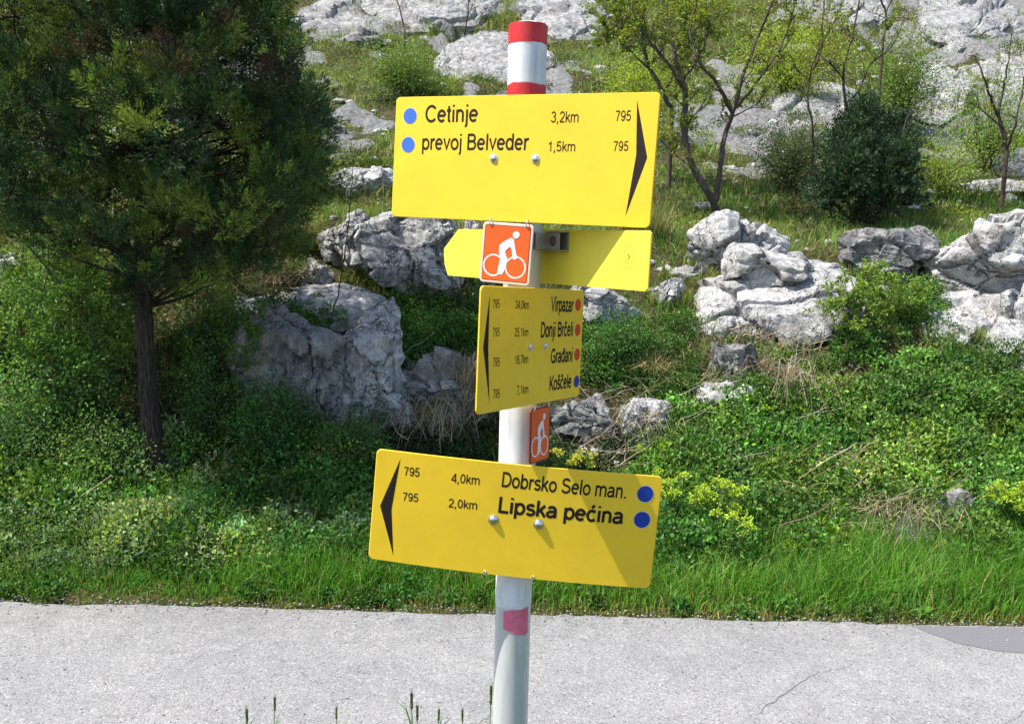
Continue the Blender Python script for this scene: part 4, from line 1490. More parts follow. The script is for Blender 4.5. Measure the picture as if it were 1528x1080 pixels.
brush(655, 640, 60, 150, 'brown leafless brush over the dark hollow left of the post', 170, 401, .1)
brush(700, 575, 60, 100, 'pale leafless brush beside the left edge of the narrow sign', 150, 402)
brush(1165, 585, 62, 150, 'dry twiggy shrub hanging below the big white slab', 220, 403, .2)
brush(960, 650, 55, 120, 'thin dry twigs between the two grey rocks right of the post', 130, 404)
brush(1340, 790, 60, 150, 'brown dry twigs in the bare spot of the right bank', 190, 405)
brush(420, 420, 45, 120, 'dry twigs in front of the pale ledge by the dark tree', 120, 406)
spurge(1065, 815, 6.1, 75, 70, 'tallest yellow flowering plant right of the lowest sign', 301, 20)
spurge(1010, 800, 6.2, 75, 60, 'yellow flowering plant close to the right end of the lowest sign', 302, 15)
spurge(1085, 860, 5.7, 70, 60, 'yellow green plant lowest in the verge right of the lowest sign', 303, 8)
spurge(1195, 840, 5.8, 30, 36, 'small single yellow green plant in the verge grass', 304, 6)
spurge(1512, 800, 6.2, 62, 80, 'yellow flowering plant at the right edge of the picture', 305, 22)
spurge(860, 712, 6.7, 28, 60, 'cream yellow flowering plant peeking over the lowest sign', 306, 12, (.50, .48, .06))
spurge(970, 700, 6.8, 30, 50, 'yellow green plant on the bank just above the lowest sign corner', 307, 8, (.28, .40, .03))
spurge(1145, 640, 7.3, 26, 40, 'small yellow plant beside the broken pale rock', 308, 6, (.32, .42, .03))


# tall grass ears in front, on the near verge
def ear(u, v, Y, lpx, lean, label, seed):
    r = np.random.default_rng(seed)
    tip = px_line([(u, v)], Y)[0]
    hd = lpx * Y / F
    x0, y0 = tip[0] - lean * 1.6, tip[1] + r.uniform(-.05, .05)
    base = np.array([x0, y0, float(Hf(x0, y0))])
    root = empty('grass_stalk', base)
    tag(root, label, 'grass stalk')
    g, lg, hg = Geo(), Geo(), Geo()
    dirn = norm(np.array([lean * .8, 0, 1.0]))
    bot = tip - dirn * hd
    ln = smooth_line(np.array([base, base * .5 + bot * .5 + np.array([-lean * .3, 0, 0]), bot]), 8)
    tube(g, ln, np.linspace(.0013, .0009, len(ln)), 5, np.array((.12, .20, .04)), False)
    for k in range(9):
        c_ = bot + dirn * hd * .75 * k / 8
        for s_ in (-1, 1, .2):
            a_ = s_ * .33
            D_ = norm(dirn + np.array([a_, r.normal() * .3, 0]))
            tube(hg, np.array([c_, c_ + D_ * hd * .11, c_ + D_ * hd * .2]), [.0007, .0014, .0004], 5, vary((.11, .17, .05), 1)[0], False)
            tube(hg, np.array([c_ + D_ * hd * .2, c_ + norm(D_ + dirn * 1.2) * hd * .42]), [.0004, .0002], 3, np.array((.16, .20, .07)), False)
    if r.uniform() < .8:
        n_ = 2
        B_ = np.tile(bot - dirn * r.uniform(.03, .08), (n_, 1))
        blades(lg, B_, .07, .004, r.normal(size=(n_, 2)) * .5, vary((.07, .16, .02), n_))
    o = root.location[:]
    g.build('stem', M_grass, root, o)
    hg.build('ear', M_grass, root, o)
    lg.build('leaf', M_grass, root, o)


ear(410, 1038, 1.85, 26, .02, 'grass ear leaning right, tallest at the lower left of the post', 1)
ear(368, 1055, 1.85, 28, -.005, 'leftmost upright grass ear at the bottom edge', 2)
ear(502, 1053, 1.9, 22, -.01, 'lone short grass ear midway between the left ears and the post', 3)
ear(614, 1030, 1.8, 32, -.03, 'tallest of the three grass ears left of the post', 4)
ear(623, 1050, 1.8, 28, .01, 'grass ear close beside the tallest one left of the post', 5)
ear(655, 1055, 1.85, 26, .015, 'middle grass ear between the tallest one and the post', 6)
ear(690, 1056, 1.8, 24, -.03, 'grass ear leaning left, nearest but one to the post', 7)
ear(733, 1020, 1.6, 34, .003, 'upright grass ear touching the left side of the post', 8)
ear(786, 1064, 1.6, 16, .006, 'short grass ear at the right side of the post foot', 9)
g = Geo()
x, y = scatter(5000, -1.6, 1.6, 1.0, 1.75)
P = on_ground(x, y)
blades(g, P, rng.uniform(.08, .28, len(x)), .005, rng.normal(size=(len(x), 2)) * .4, vary(GREEN2, len(x)))
x, y = scatter(9000, -4, 4, -1.5, 1.0)
P = on_ground(x, y)
blades(g, P, rng.uniform(.04, .12, len(x)), .006, rng.normal(size=(len(x), 2)) * .4, vary(GREEN2, len(x)))
o = g.build('near_verge_grass', M_grass)
tag(o, 'grass on the near verge round the foot of the post', None, None, 'stuff')

# ------------------------------------------------------------------ the signpost
PX, PYP, PR = .01238, 1.38802, .030
ZB = float(Hf(PX, PYP))
post = empty('signpost', (PX, PYP, ZB))
tag(post, 'round metal signpost with yellow trail signs and red and white painted top', 'signpost')
M4 = Matrix


def lathe(name, prof, m, parent, loc=(0, 0, 0), sides=48, smooth=True, arc=None):
    """surface of revolution round Z from (r, z) pairs"""
    a = np.linspace(0, 2 * pi, sides, endpoint=False)
    V = np.array([[r * np.cos(a), r * np.sin(a), np.full_like(a, z)] for r, z in prof]).transpose(0, 2, 1)
    n_ = len(prof)
    i = np.arange(n_ - 1)[:, None] * sides
    j = np.arange(sides)[None]
    j2 = (j + 1) % sides
    Fc = np.stack([i + j, i + j2, i + sides + j2, i + sides + j], -1).reshape(-1, 4)
    gg_ = Geo()
    gg_.add(V.reshape(-1, 3), Fc)
    o = gg_.build(name, m, parent, None, smooth)
    try:
        o.data.set_sharp_from_angle(angle=rad(40))
    except Exception:
        pass
    o.location = loc
    return o


zt = 2.474 - ZB
pole = lathe('pole', [(PR, -.3), (PR, 1.4844 - ZB - .004), (PR, zt - .002), (PR - .003, zt), (PR - .0045, zt - .001), (PR - .0045, zt - .3)], M_galv, post)


def band(z0, z1, m, label, dr=.0006, wob=.0012, seed=0):
    """paint coat round the pole with a slightly uneven brushed edge"""
    sides = 72
    a = np.linspace(0, 2 * pi, sides, endpoint=False)
    r = np.random.default_rng(seed)
    zs0 = z0 - ZB + wob * vnoise(np.stack([np.cos(a) * 3, np.sin(a) * 3, a * 0 + seed], -1), seed)
    zs1 = z1 - ZB + wob * vnoise(np.stack([np.cos(a) * 3, np.sin(a) * 3, a * 0 + seed + 9], -1), seed + 1)
    rows = []
    for rr, zz_ in ((PR - .001, zs0), (PR + dr, zs0 + .0005), (PR + dr, zs1 - .0005), (PR - .001, zs1)):
        rows.append(np.stack([rr * np.cos(a), rr * np.sin(a), zz_], -1))
    V = np.array(rows)
    i = np.arange(3)[:, None] * sides
    j = np.arange(sides)[None]
    j2 = (j + 1) % sides
    Fc = np.stack([i + j, i + j2, i + sides + j2, i + sides + j], -1).reshape(-1, 4)
    gg_ = Geo()
    gg_.add(V.reshape(-1, 3), Fc)
    o = gg_.build('paint_band', m, post, None, True)
    try:
        o.data.set_sharp_from_angle(angle=rad(40))
    except Exception:
        pass
    if label:
        o['label'] = label
    return o


band(2.4422, 2.4735, M_red, 'red painted top end of the pole', .0009, .0016, 1)
band(2.3811, 2.4428, M_white, 'white painted band under the red top', .0006, .0012, 2)
band(2.335, 2.3816, M_red, 'red painted band just above the top sign', .0009, .0014, 3)
band(1.532, 1.98, M_white, 'white painted middle of the pole', .0006, .003, 4)
# faded red paint smear below the lowest sign, on the front of the pole
gg_ = Geo()
na, nz = 26, 18
aa = np.linspace(rad(238), rad(325), na)
rr_ = np.random.default_rng(3)
V = []
for i in range(nz):
    f_ = i / (nz - 1)
    for j, a in enumerate(aa):
        fj = j / (na - 1)
        bot_ = 1.4865 + .012 * (1 - min(1, fj * 1.6)) + .002 * vnoise(np.array([[fj * 6, 0, 0.]]), 4)[0]
        top_ = 1.5325 - .004 * (1 - fj) + .0015 * vnoise(np.array([[fj * 7, 3, 0.]]), 5)[0]
        V.append(((PR + .0007) * cos(a), (PR + .0007) * sin(a), bot_ + (top_ - bot_) * f_ - ZB))
Fc = [[i * na + j, i * na + j + 1, (i + 1) * na + j + 1, (i + 1) * na + j] for i in range(nz - 1) for j in range(na - 1)]
gg_.add(V, Fc)
o = gg_.build('paint_smear', M_pink, post, None, True)
o['label'] = 'faded pink red paint smear below the lowest sign'


# stroke lettering: every glyph is a set of strokes of even width --------------------
def A(cx, cy, rx, ry, a0, a1, n_=None):
    n_ = n_ or max(6, int(abs(a1 - a0) / 14))
    t_ = np.radians(np.linspace(a0, a1, n_))
    return [(cx + rx * cos(q), cy + ry * sin(q)) for q in t_]


O_ = lambda cx, cy, rx, ry: A(cx, cy, rx, ry, 90, 450, 30)
caron = [(.13, .72), (.255, .61), (.38, .72)]
c_arc = A(.27, .26, .2, .22, 42, 318)
s_arc = A(.245, .378, .155, .105, 22, 255) + A(.245, .157, .175, .115, 78, -158)
GL = {
    ' ': (.27, []),
    'C': (.70, [A(.37, .36, .30, .32, 40, 320)]),
    'e': (.54, [[(.08, .27), (.46, .27)], A(.27, .26, .2, .22, 3, 318)]),
    't': (.29, [[(.14, .67), (.14, .13)] + A(.22, .12, .08, .08, 190, 285), [(.02, .48), (.26, .48)]]),
    'i': (.22, [[(.11, 0), (.11, .52)], [(.11, .63), (.11, .72)]]),
    'j': (.22, [[(.12, .52), (.12, -.08)] + A(.03, -.09, .09, .08, -10, -95), [(.12, .63), (.12, .72)]]),
    'n': (.54, [[(.10, 0), (.10, .52)], A(.265, .33, .165, .15, 175, 0) + [(.43, 0)]]),
    'm': (.82, [[(.09, 0), (.09, .52)], A(.235, .35, .145, .13, 175, 0) + [(.38, 0)], A(.555, .35, .165, .13, 175, 0) + [(.72, 0)]]),
    'p': (.55, [[(.10, -.2), (.10, .52)], O_(.29, .26, .19, .22)]),
    'b': (.55, [[(.10, 0), (.10, .72)], O_(.29, .26, .19, .22)]),
    'd': (.55, [[(.45, 0), (.45, .72)], O_(.26, .26, .19, .22)]),
    'đ': (.56, [[(.45, 0), (.45, .72)], O_(.26, .26, .19, .22), [(.27, .61), (.56, .61)]]),
    'r': (.34, [[(.10, 0), (.10, .52)], A(.30, .29, .20, .19, 178, 82)]),
    'v': (.48, [[(.05, .52), (.24, .05), (.43, .52)]]),
    'o': (.54, [O_(.27, .26, .205, .22)]),
    'B': (.66, [[(.12, 0), (.12, .72)], [(.12, .675)] + A(.37, .53, .16, .145, 90, -90) + [(.12, .385)], [(.38, .385)] + A(.39, .215, .18, .17, 85, -90) + [(.12, .045)]]),
    'l': (.22, [[(.11, 0), (.11, .72)]]),
    '3': (.55, [A(.26, .53, .17, .145, 165, -88), A(.26, .215, .20, .17, 88, -165)]),
    ',': (.27, [[(.13, .10), (.13, 0), (.08, -.11)]]),
    '.': (.27, [[(.13, 0), (.13, .10)]]),
    '2': (.55, [A(.27, .50, .19, .175, 172, -28) + [(.08, .05)], [(.06, .045), (.49, .045)]]),
    'k': (.50, [[(.10, 0), (.10, .72)], [(.43, .52), (.12, .20)], [(.22, .31), (.46, 0)]]),
    '7': (.55, [[(.05, .675), (.48, .675)], [(.46, .66), (.30, .36), (.22, 0)]]),
    '9': (.55, [O_(.27, .48, .19, .195), A(.26, .36, .205, .318, 22, -140)]),
    '5': (.55, [[(.46, .675), (.14, .675)], [(.15, .69), (.10, .36)], A(.26, .235, .20, .19, 148, -155)]),
    '1': (.55, [[(.32, 0), (.32, .72)], [(.30, .64), (.22, .56), (.11, .54)]]),
    'V': (.66, [[(.04, .72), (.33, .04), (.62, .72)]]),
    'z': (.49, [[(.05, .475), (.44, .475)], [(.42, .45), (.07, .07)], [(.04, .045), (.46, .045)]]),
    'a': (.54, [A(.26, .35, .17, .13, 160, 0) + [(.43, .07), (.47, .01)], [(.43, .30), (.26, .275)] + A(.21, .155, .15, .113, 95, 275) + [(.33, .07), (.43, .17)]]),
    'D': (.70, [[(.12, 0), (.12, .72)], [(.12, .675)] + A(.33, .36, .29, .315, 90, -90) + [(.12, .045)]]),
    'c': (.50, [c_arc]), 'č': (.50, [c_arc, caron]), 'ć': (.50, [c_arc, [(.24, .60), (.36, .73)]]),
    's': (.48, [s_arc]), 'š': (.48, [s_arc, caron]),
    'S': (.66, [A(.33, .53, .22, .15, 25, 250) + A(.33, .205, .25, .165, 72, -165)]),
    'G': (.76, [A(.38, .36, .31, .32, 42, 325), [(.40, .34), (.68, .34)], [(.66, .34), (.66, .02)]]),
    'K': (.66, [[(.12, 0), (.12, .72)], [(.60, .72), (.13, .24)], [(.27, .38), (.63, 0)]]),
    'L': (.55, [[(.12, .72), (.12, 0)], [(.12, .045), (.53, .045)]]),
    '4': (.55, [[(.40, 0), (.40, .72)], [(.39, .68), (.06, .22)], [(.03, .20), (.51, .20)]]),
    '0': (.55, [O_(.27, .36, .19, .315)]),
    '8': (.55, [O_(.27, .54, .17, .135), O_(.27, .21, .20, .165)]),
}


def ribbon(pts, w):
    P = np.array(pts, float)
    keep = np.concatenate([[True], np.linalg.norm(np.diff(P, axis=0), axis=1) > 1e-6])
    P = P[keep]
    closed = np.linalg.norm(P[0] - P[-1]) < 1e-4
    d = norm(np.diff(P, axis=0))
    nrm = np.stack([-d[:, 1], d[:, 0]], -1)
    if closed:
        a_ = np.concatenate([nrm[-1:], nrm])
        b_ = np.concatenate([nrm, nrm[:1]])
    else:
        a_ = np.concatenate([nrm[:1], nrm])
        b_ = np.concatenate([nrm, nrm[-1:]])
    mm = a_ + b_
    mm = mm / np.maximum((mm * a_).sum(1, keepdims=True), .45)
    return P + mm * w / 2, P - mm * w / 2


def lettering(txt, a, b, cap, wt, m, parent, zoff, label=None, slant=0.0):
    """text set from point a to point b on a sign's face, stretched to fit"""
    adv = 0
    strokes = []
    for ch in txt:
        w_, st = GL[ch]
        for s_ in st:
            strokes.append([(x + adv, y) for x, y in s_])
        adv += w_
    allx = [x for s_ in strokes for x, _ in s_]
    x0, x1 = min(allx) - wt / 2, max(allx) + wt / 2
    a, b = np.array(a), np.array(b)
    ex = (b - a) / (x1 - x0)
    ln = np.linalg.norm(b - a)
    ey = np.array([-(b - a)[1], (b - a)[0]]) / ln * cap / .72
    gg_ = Geo()
    for k, s_ in enumerate(strokes):
        l_, r_ = ribbon(s_, wt)
        z_ = zoff + (k % 4) * .00002
        q = np.stack([l_, r_], 1).reshape(-1, 2)
        w3 = a + (q[:, :1] - x0) * ex + q[:, 1:] * ey + np.stack([q[:, 1] * slant * cap, q[:, 1] * 0], -1)
        V = np.concatenate([w3, np.full((len(w3), 1), z_)], 1)
        i = np.arange(len(l_) - 1)[:, None] * 2
        gg_.add(V, i + np.array([[0, 1, 3, 2]]))
    o = gg_.build('lettering', m, parent)
    if label:
        o['label'] = label
    return o


def plate(name, outline, th, m, parent, bend=None):
    """sheet metal board: outline (n,2), front face at z=th/2 with small rolled edge"""
    P = np.array(outline, float)
    n_ = len(P)
    c = P.mean(0)
    inn = P + (c - P) / np.linalg.norm(c - P, axis=1, keepdims=True) * .0012
    rings = [(P, -th / 2), (P, th / 2 - .0008), (inn, th / 2)]
    V = [(x, y, z) for R_, z in rings for x, y in R_]
    Fc = []
    for k in range(2):
        for i in range(n_):
            j = (i + 1) % n_
            Fc.append([k * n_ + i, k * n_ + j, (k + 1) * n_ + j, (k + 1) * n_ + i])
    me = bpy.data.meshes.new(name)
    faces = Fc + [[2 * n_ + i for i in range(n_)], [i for i in range(n_)][::-1]]
    me.from_pydata(V, [], faces)
    me.materials.append(m)
    me.update()
    return link(name, me, parent)


def rrect(w, h, r, n_=7):
    out = []
    for cx, cy, a0 in ((w / 2 - r, h / 2 - r, 0), (-w / 2 + r, h / 2 - r, 90), (-w / 2 + r, -h / 2 + r, 180), (w / 2 - r, -h / 2 + r, 270)):
        out += A(cx, cy, r, r, a0, a0 + 90, n_)
    return out


def flat(name, outline, z, m, parent, label=None):
    me = bpy.data.meshes.new(name)
    me.from_pydata([(x, y, z) for x, y in outline], [], [list(range(len(outline)))])
    me.materials.append(m)
    me.update()
    o = link(name, me, parent)
    if label:
        o['label'] = label
    return o


def dot(x, y, rx, m, parent, z, label=None, ry=None):
    return flat('dot', A(x, y, rx, ry or rx, 0, 351, 40), z, m, parent, label)


def bolt(x, y, z, r_, parent, m=M_steel):
    o = lathe('bolt', [(0.0001, r_ * .46), (r_ * .45, r_ * .43), (r_ * .8, r_ * .27), (r_, r_ * .05), (r_ * 1.0, 0), (r_ * 1.25, -.0002), (r_ * 1.25, -.001)], m, parent, (x, y, z), 20)
    return o


def ring(x, y, z, r_, parent):
    """small wire eyelet through the lower edge"""
    gg_ = Geo()
    t_ = np.linspace(0, 2 * pi, 17)
    P = np.stack([x + np.cos(t_) * r_ * .5, y + np.sin(t_) * r_, z + np.sin(t_) * 0 + np.cos(t_) * r_ * .6], -1)
    tube(gg_, P, np.full(17, .0008), 6, (1, 1, 1), False)
    tube(gg_, np.array([[x, y + r_ * .2, z - .002], [x, y + r_ * .2, z + .0015]]), [.0028, .0028], 10)
    return gg_.build('eyelet', M_wire, parent, None, True)


def board_frame(yaw, roll, s, z, D, tilt=0):
    """empty-space transform of a board: x to the right along the board, y up, z out of its face"""
    yaw, roll = rad(yaw), rad(roll)
    nn = np.array([-sin(yaw), -cos(yaw), 0])
    a = np.array([cos(yaw), -sin(yaw), 0])
    k = np.array([0, 0, 1.0])
    e1 = a * cos(roll) - k * sin(roll)
    e2 = a * sin(roll) + k * cos(roll)
    c = np.array([0, 0, z - ZB]) + nn * D + a * s
    return Matrix(((e1[0], e2[0], nn[0], c[0]), (e1[1], e2[1], nn[1], c[1]), (e1[2], e2[2], nn[2], c[2]), (0, 0, 0, 1)))


TH = .003


def board(name, w, h, mtx, label, m=M_yellow, outline=None, r_=.008):
    o = plate(name, outline or rrect(w, h, r_), TH, m, post)
    o.matrix_local = mtx
    o['label'] = label
    return o


def clamp(yaw, s0, z, D, back=False, sgn=1, width=.085):
    """pole clamp: channel behind the board and a strap round the pole, with its two bolts"""
    mtx = board_frame(yaw, 0, 0, z, 0)
    gg_ = Geo()
    zf = D * sgn
    # channel
    x0, x1 = -width / 2, width / 2
    for (xa, xb, ya, yb, za, zb) in ((x0, x1, -.014, .014, zf - sgn * .0035 - .0012, zf - sgn * .0035 + .0012), (x0, x1, .012, .0145, zf - .010, zf - .003), (x0, x1, -.0145, -.012, zf - .010, zf - .003)):
        V = [(x, y, q) for x in (xa, xb) for y in (ya, yb) for q in (min(za, zb), max(za, zb))]
        gg_.add(V, [[0, 1, 3, 2], [4, 6, 7, 5], [0, 4, 5, 1], [2, 3, 7, 6], [0, 2, 6, 4], [1, 5, 7, 3]])
    # strap as a bent band round the pole
    t_ = np.linspace(0, 2 * pi, 33)
    for yb in (-.011, .011):
        pass
    R0, R1 = PR + .0008, PR + .0026
    V = []
    for q in t_[:-1]:
        for rr in (R0, R1):
            for yy in (-.011, .011):
                V.append((rr * cos(q), yy, rr * sin(q)))
    Fc = []
    for i in range(32):
        j = (i + 1) % 32
        a_, b_ = i * 4, j * 4
        Fc += [[a_, b_, b_ + 1, a_ + 1], [a_ + 2, a_ + 3, b_ + 3, b_ + 2], [a_, a_ + 2, b_ + 2, b_], [a_ + 1, b_ + 1, b_ + 3, a_ + 3]]
    gg_.add(V, Fc)
    o = gg_.build('clamp', M_steeld, post)
    o.matrix_local = mtx
    return o


FZ = TH / 2 + .00018
# --- top board
top = board('direction_board', .4424, .1925, board_frame(24.3, 2.26, .005, 2.2628, .045), 'top yellow board pointing right to Cetinje')
for (tx, a, b, cap, wt) in (('Cetinje', (-.1647, .0557), (-.069, .0561), .0269, .118), ('prevoj Belveder', (-.1682, .0124), (.0222, .0133), .0250, .115),
                            ('3,2km', (.0546, .0542), (.0991, .0544), .0165, .10), ('795', (.1559, .0559), (.1799, .0561), .0149, .10),
                            ('1,5km', (.0532, .0115), (.0972, .0121), .0150, .10), ('795', (.1561, .0131), (.1795, .0134), .0142, .10)):
    lettering(tx, a, b, cap, wt, M_black, top, FZ, 'printed text ' + tx)
flat('arrow', [(.187, .0857), (.1921, .0081), (.183, -.081), (.2089, .0044)], FZ, M_black, top)
for yy, xx in ((.0662, -.1934), (.0205, -.1947)):
    dot(xx, yy, .0132, M_pinkw, top, FZ, 'pale rim of the dot').name = 'dot_rim'
    dot(xx, yy, .0122, M_dblue, top, FZ + .0003)
for xx in (-.0378, .0333):
    bolt(xx, .0005, TH / 2 + .001, .0058, top)
clamp(24.3, 0, 2.2628, .045)
# --- blank arrow board behind, seen from the back
arr_o = [(.2510, .0437), (-.2136, .0435), (-.2593, .0068), (-.2575, -.0100), (-.2550, -.0234), (-.2437, -.0432), (.2510, -.0436), (.2545, -.040), (.2553, .0400)]
arr = board('arrow_board', .51, .087, board_frame(50.2, 1.17, -.020, 2.1153, -.042), 'blank yellow arrow shaped board seen from behind', M_yback, arr_o)
# official stamp: ring with tiny scattered print
gg_ = Geo()
r = np.random.default_rng(9)
for rr, nn_ in ((.0165, 30), (.0125, 22)):
    for k in range(nn_):
        a0 = k * 360 / nn_
        if r.uniform() < .25:
            continue
        l_, r_ = ribbon(A(.2119, .0033, rr, rr, a0, a0 + 240 / nn_, 4), .0011)
        q = np.stack([l_, r_], 1).reshape(-1, 2)
        gg_.add(np.concatenate([q, np.full((len(q), 1), FZ)], 1), (np.arange(len(l_) - 1)[:, None] * 2) + np.array([[0, 1, 3, 2]]))
for k in range(16):
    cx, cy = .2119 + r.uniform(-.007, .007), .0033 + r.uniform(-.008, .008)
    l_, r_ = ribbon([(cx, cy), (cx + r.uniform(-.003, .003), cy + r.uniform(-.004, .004) + .001)], .0012)
    q = np.stack([l_, r_], 1).reshape(-1, 2)
    gg_.add(np.concatenate([q, np.full((len(q), 1), FZ + .0001 * (k % 3))], 1), [[0, 1, 3, 2]])
gg_.build('stamp', M_stamp, arr)
# clamp bracket of the arrow board with its rusty bolt, right of the pole
br = board_frame(50.2, 0, 0, 2.139, 0)
gg_ = Geo()


def gbox(gg_, x0, x1, y0, y1, z0, z1):
    V = [(x, y, q) for x in (x0, x1) for y in (y0, y1) for q in (z0, z1)]
    gg_.add(V, [[0, 1, 3, 2], [4, 6, 7, 5], [0, 4, 5, 1], [2, 3, 7, 6], [0, 2, 6, 4], [1, 5, 7, 3]])


gbox(gg_, -.062, .066, -.0135, .0135, -.040, -.0375)
gbox(gg_, .034, .066, -.0155, -.0137, -.040, -.020)
gbox(gg_, .034, .066, .0137, .0155, -.040, -.020)
gbox(gg_, .0345, .0365, -.0135, .0135, -.0373, .004)
gbox(gg_, .0345, .064, -.013, .013, -.0225, -.0205)
t_ = np.linspace(0, 2 * pi, 33)[:-1]
V = []
for q in t_:
    for rr in (PR + .0009, PR + .0029):
        for yy in (-.0125, .0125):
            V.append((rr * cos(q), yy, rr * sin(q)))
Fc = []
for i in range(32):
    j = (i + 1) % 32
    a_, b_ = i * 4, j * 4
    Fc += [[a_, b_, b_ + 1, a_ + 1], [a_ + 2, a_ + 3, b_ + 3, b_ + 2], [a_, a_ + 2, b_ + 2, b_], [a_ + 1, b_ + 1, b_ + 3, a_ + 3]]
gg_.add(V, Fc)
ck = gg_.build('clamp', M_steeld, post)
ck.matrix_local = br
ck['label'] = 'grey channel clamp of the arrow board'
bolt(.050, 0, -.0200, .0065, ck, M_rust)
# --- narrow four-line board
nar = board('direction_board', .3216, .1844, board_frame(-58.5, 1.84, -.029, 1.9727, .045), 'yellow four line board turned sideways, Virpazar to Koščele')
for (tx, a, b, cap, wt) in (('795', (-.1301, .06), (-.1114, .0606), .0131, .09), ('795', (-.1272, .019), (-.1083, .0191), .0132, .09),
                            ('795', (-.124, -.0247), (-.105, -.0252), .0133, .09), ('795', (-.1206, -.0717), (-.1014, -.0728), .0135, .09),
                            ('34,0km', (-.0677, .0596), (-.0265, .0594), .0131, .1), ('25,1km', (-.0661, .0178), (-.0254, .0171), .0132, .1),
                            ('18,7km', (-.0622, -.0244), (-.0218, -.0249), .0133, .1), ('7,1km', (-.0532, -.0718), (-.0178, -.0721), .0135, .1),
                            ('Virpazar', (.043, .0557), (.1232, .0547), .0240, .135), ('Donji Brčeli', (.0141, .0143), (.1245, .0139), .0240, .135),
                            ('Građani', (.0509, -.0292), (.127, -.0298), .0238, .135), ('Koščele', (.0506, -.0742), (.1279, -.0749), .0240, .135)):
    lettering(tx, a, b, cap, wt, M_black, nar, FZ, 'printed text ' + tx)
flat('arrow', [(-.1387, .0802), (-.1509, .0044), (-.1283, -.0796), (-.1373, .0026)], FZ, M_black, nar)
for k, (xx, yy) in enumerate(((.1389, .0665), (.1421, .0235), (.1445, -.0188), (.1469, -.0658))):
    dot(xx, yy, .0105, M_dred if k < 3 else M_dblue2, nar, FZ, 'red dot' if k < 3 else 'blue dot')
for xx in (-.0167, .0322):
    bolt(xx, .0002, TH / 2 + .001, .0052, nar)
clamp(-58.5, 0, 1.9727, .045, width=.075)
# --- lowest board, gently bowed sheet
bot = board('direction_board', .4675, .1870, board_frame(.7, 4.47, -.0013, 1.6878, .045), 'lowest yellow board pointing left to Lipska pećina')
for (tx, a, b, cap, wt) in (('795', (-.1867, .055), (-.1606, .0558), .0146, .105), ('4,0km', (-.1094, .0528), (-.0627, .0539), .0154, .105),
                            ('Dobrsko Selo man.', (-.0269, .0547), (.1761, .053), .0247, .112), ('795', (-.1853, .013), (-.1591, .0137), .0139, .105),
                            ('2,0km', (-.1095, .0114), (-.0626, .0127), .0146, .105), ('Lipska pećina', (-.0282, .0117), (.1767, .0109), .0266, .138)):
    lettering(tx, a, b, cap, wt, M_black, bot, FZ, 'printed text ' + tx)
flat('arrow', [(-.1938, .0823), (-.2016, -.0044), (-.1922, -.0823), (-.2209, -.0006)], FZ, M_black, bot)
for xx, yy in ((.2077, .0631), (.2072, .0204)):
    dot(xx, yy, .0143, M_pinkw, bot, FZ, 'pale rim of the dot').name = 'dot_rim'
    dot(xx, yy, .0134, M_dblue2, bot, FZ + .0003)
for xx in (-.0344, .0393):
    bolt(xx, -.0010, TH / 2 + .001, .0068, bot)
for xx in (-.0391, .0396):
    ring(xx, -.0912, TH / 2, .0032, bot)
clamp(.7, 0, 1.6878, .045)


def bow(o):
    """the lowest sheet is slightly bowed round the pole along a slanting line"""
    bm = bmesh.new()
    bm.from_mesh(o.data)
    dx_, dy_ = .93, .37
    if len(bm.faces) < 40 or o.name.startswith('direction'):
        for k in range(-12, 13):
            bmesh.ops.bisect_plane(bm, geom=bm.verts[:] + bm.edges[:] + bm.faces[:], plane_co=(k * .02 * dx_, k * .02 * dy_, 0), plane_no=(dx_, dy_, 0))
    for v_ in bm.verts:
        v_.co.z -= .5 * .62 * (v_.co.x * dx_ + v_.co.y * dy_ + .02) ** 2 - .5 * .62 * .02 ** 2
    bm.to_mesh(o.data)
    bm.free()
    o.data.update()


bow(bot)
for ch in bot.children:
    if ch.name.startswith('bolt'):
        continue
    bow(ch)


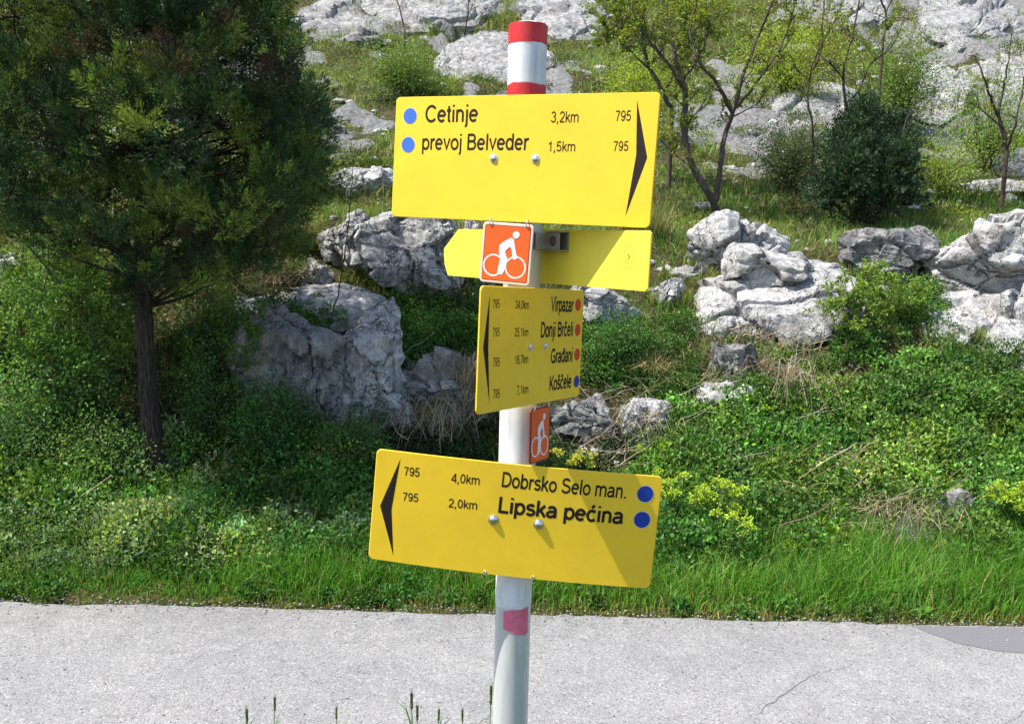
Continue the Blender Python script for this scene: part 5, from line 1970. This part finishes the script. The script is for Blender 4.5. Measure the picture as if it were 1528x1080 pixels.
# --- orange cycle route plates hanging from the boards
def cycle_plate(w, h, mtx, label, rim, rim_m):
    o = plate('cycle_plate', rrect(w, h, .006), .0022, rim_m, post)
    o.matrix_local = mtx
    o['label'] = label
    z0 = .0011 + .0002
    flat('border_line', rrect(w - 2 * rim, h - 2 * rim, .003), z0, M_brown, o)
    flat('orange_field', rrect(w - 2 * rim - .0022, h - 2 * rim - .0022, .002), z0 + .0002, M_orange, o)
    gg_ = Geo()
    for k, (cx, cy) in enumerate(((-.235, -.205), (.205, -.215))):
        l_, r_ = ribbon([(x * w, y * h) for x, y in A(cx, cy, .195, .172, 90, 450, 40)], .0024)
        q = np.stack([l_, r_], 1).reshape(-1, 2)
        gg_.add(np.concatenate([q, np.full((len(q), 1), z0 + .0004 + k * .0001)], 1), (np.arange(len(l_) - 1)[:, None] * 2) + np.array([[0, 1, 3, 2]]))
    b_ = gg_.build('bicycle_pictogram', M_whitep, o)
    body = [(-.144, .131), (-.069, .190), (.081, .266), (.140, .240), (.155, .164), (.209, -.005), (.245, -.047), (.191, -.092), (.140, -.080), (.104, .085), (.076, .118), (-.013, .050), (-.011, .007), (.046, -.104), (-.010, -.284), (-.045, -.350), (-.150, -.355), (-.123, -.174), (-.106, -.086), (-.142, .014)]
    me = bpy.data.meshes.new('rider_pictogram')
    V = [(x * w, y * h, z0 + .0007) for x, y in body]
    hd = [(x * w, y * h, z0 + .0007) for x, y in A(.172, .318, .068, .060, 0, 350, 24)]
    me.from_pydata(V + hd, [], [list(range(len(V))), list(range(len(V), len(V) + len(hd)))])
    me.materials.append(M_whitep)
    me.update()
    link('rider_pictogram', me, o)
    for sx in (-1, 1):
        # wire hook from the plate up to the board
        gg_ = Geo()
        x_ = sx * w * .36
        P = np.array([[x_, h / 2 - .004, -.001], [x_, h / 2 - .002, .0035], [x_ + .001, h / 2 + .004, .003], [x_, h / 2 + .008, -.002], [x_ - .001, h / 2 + .003, -.005]])
        tube(gg_, smooth_line(P, 4), np.full(17, .0009), 6, (1, 1, 1), True)
        gg_.build('hook', M_wire, o, None, True)
    return o


cycle_plate(.0842, .0942, board_frame(20, 3.34, -.0089, 2.1173, .050), 'orange cycle route plate hanging under the top board', .0038, M_pinkw)
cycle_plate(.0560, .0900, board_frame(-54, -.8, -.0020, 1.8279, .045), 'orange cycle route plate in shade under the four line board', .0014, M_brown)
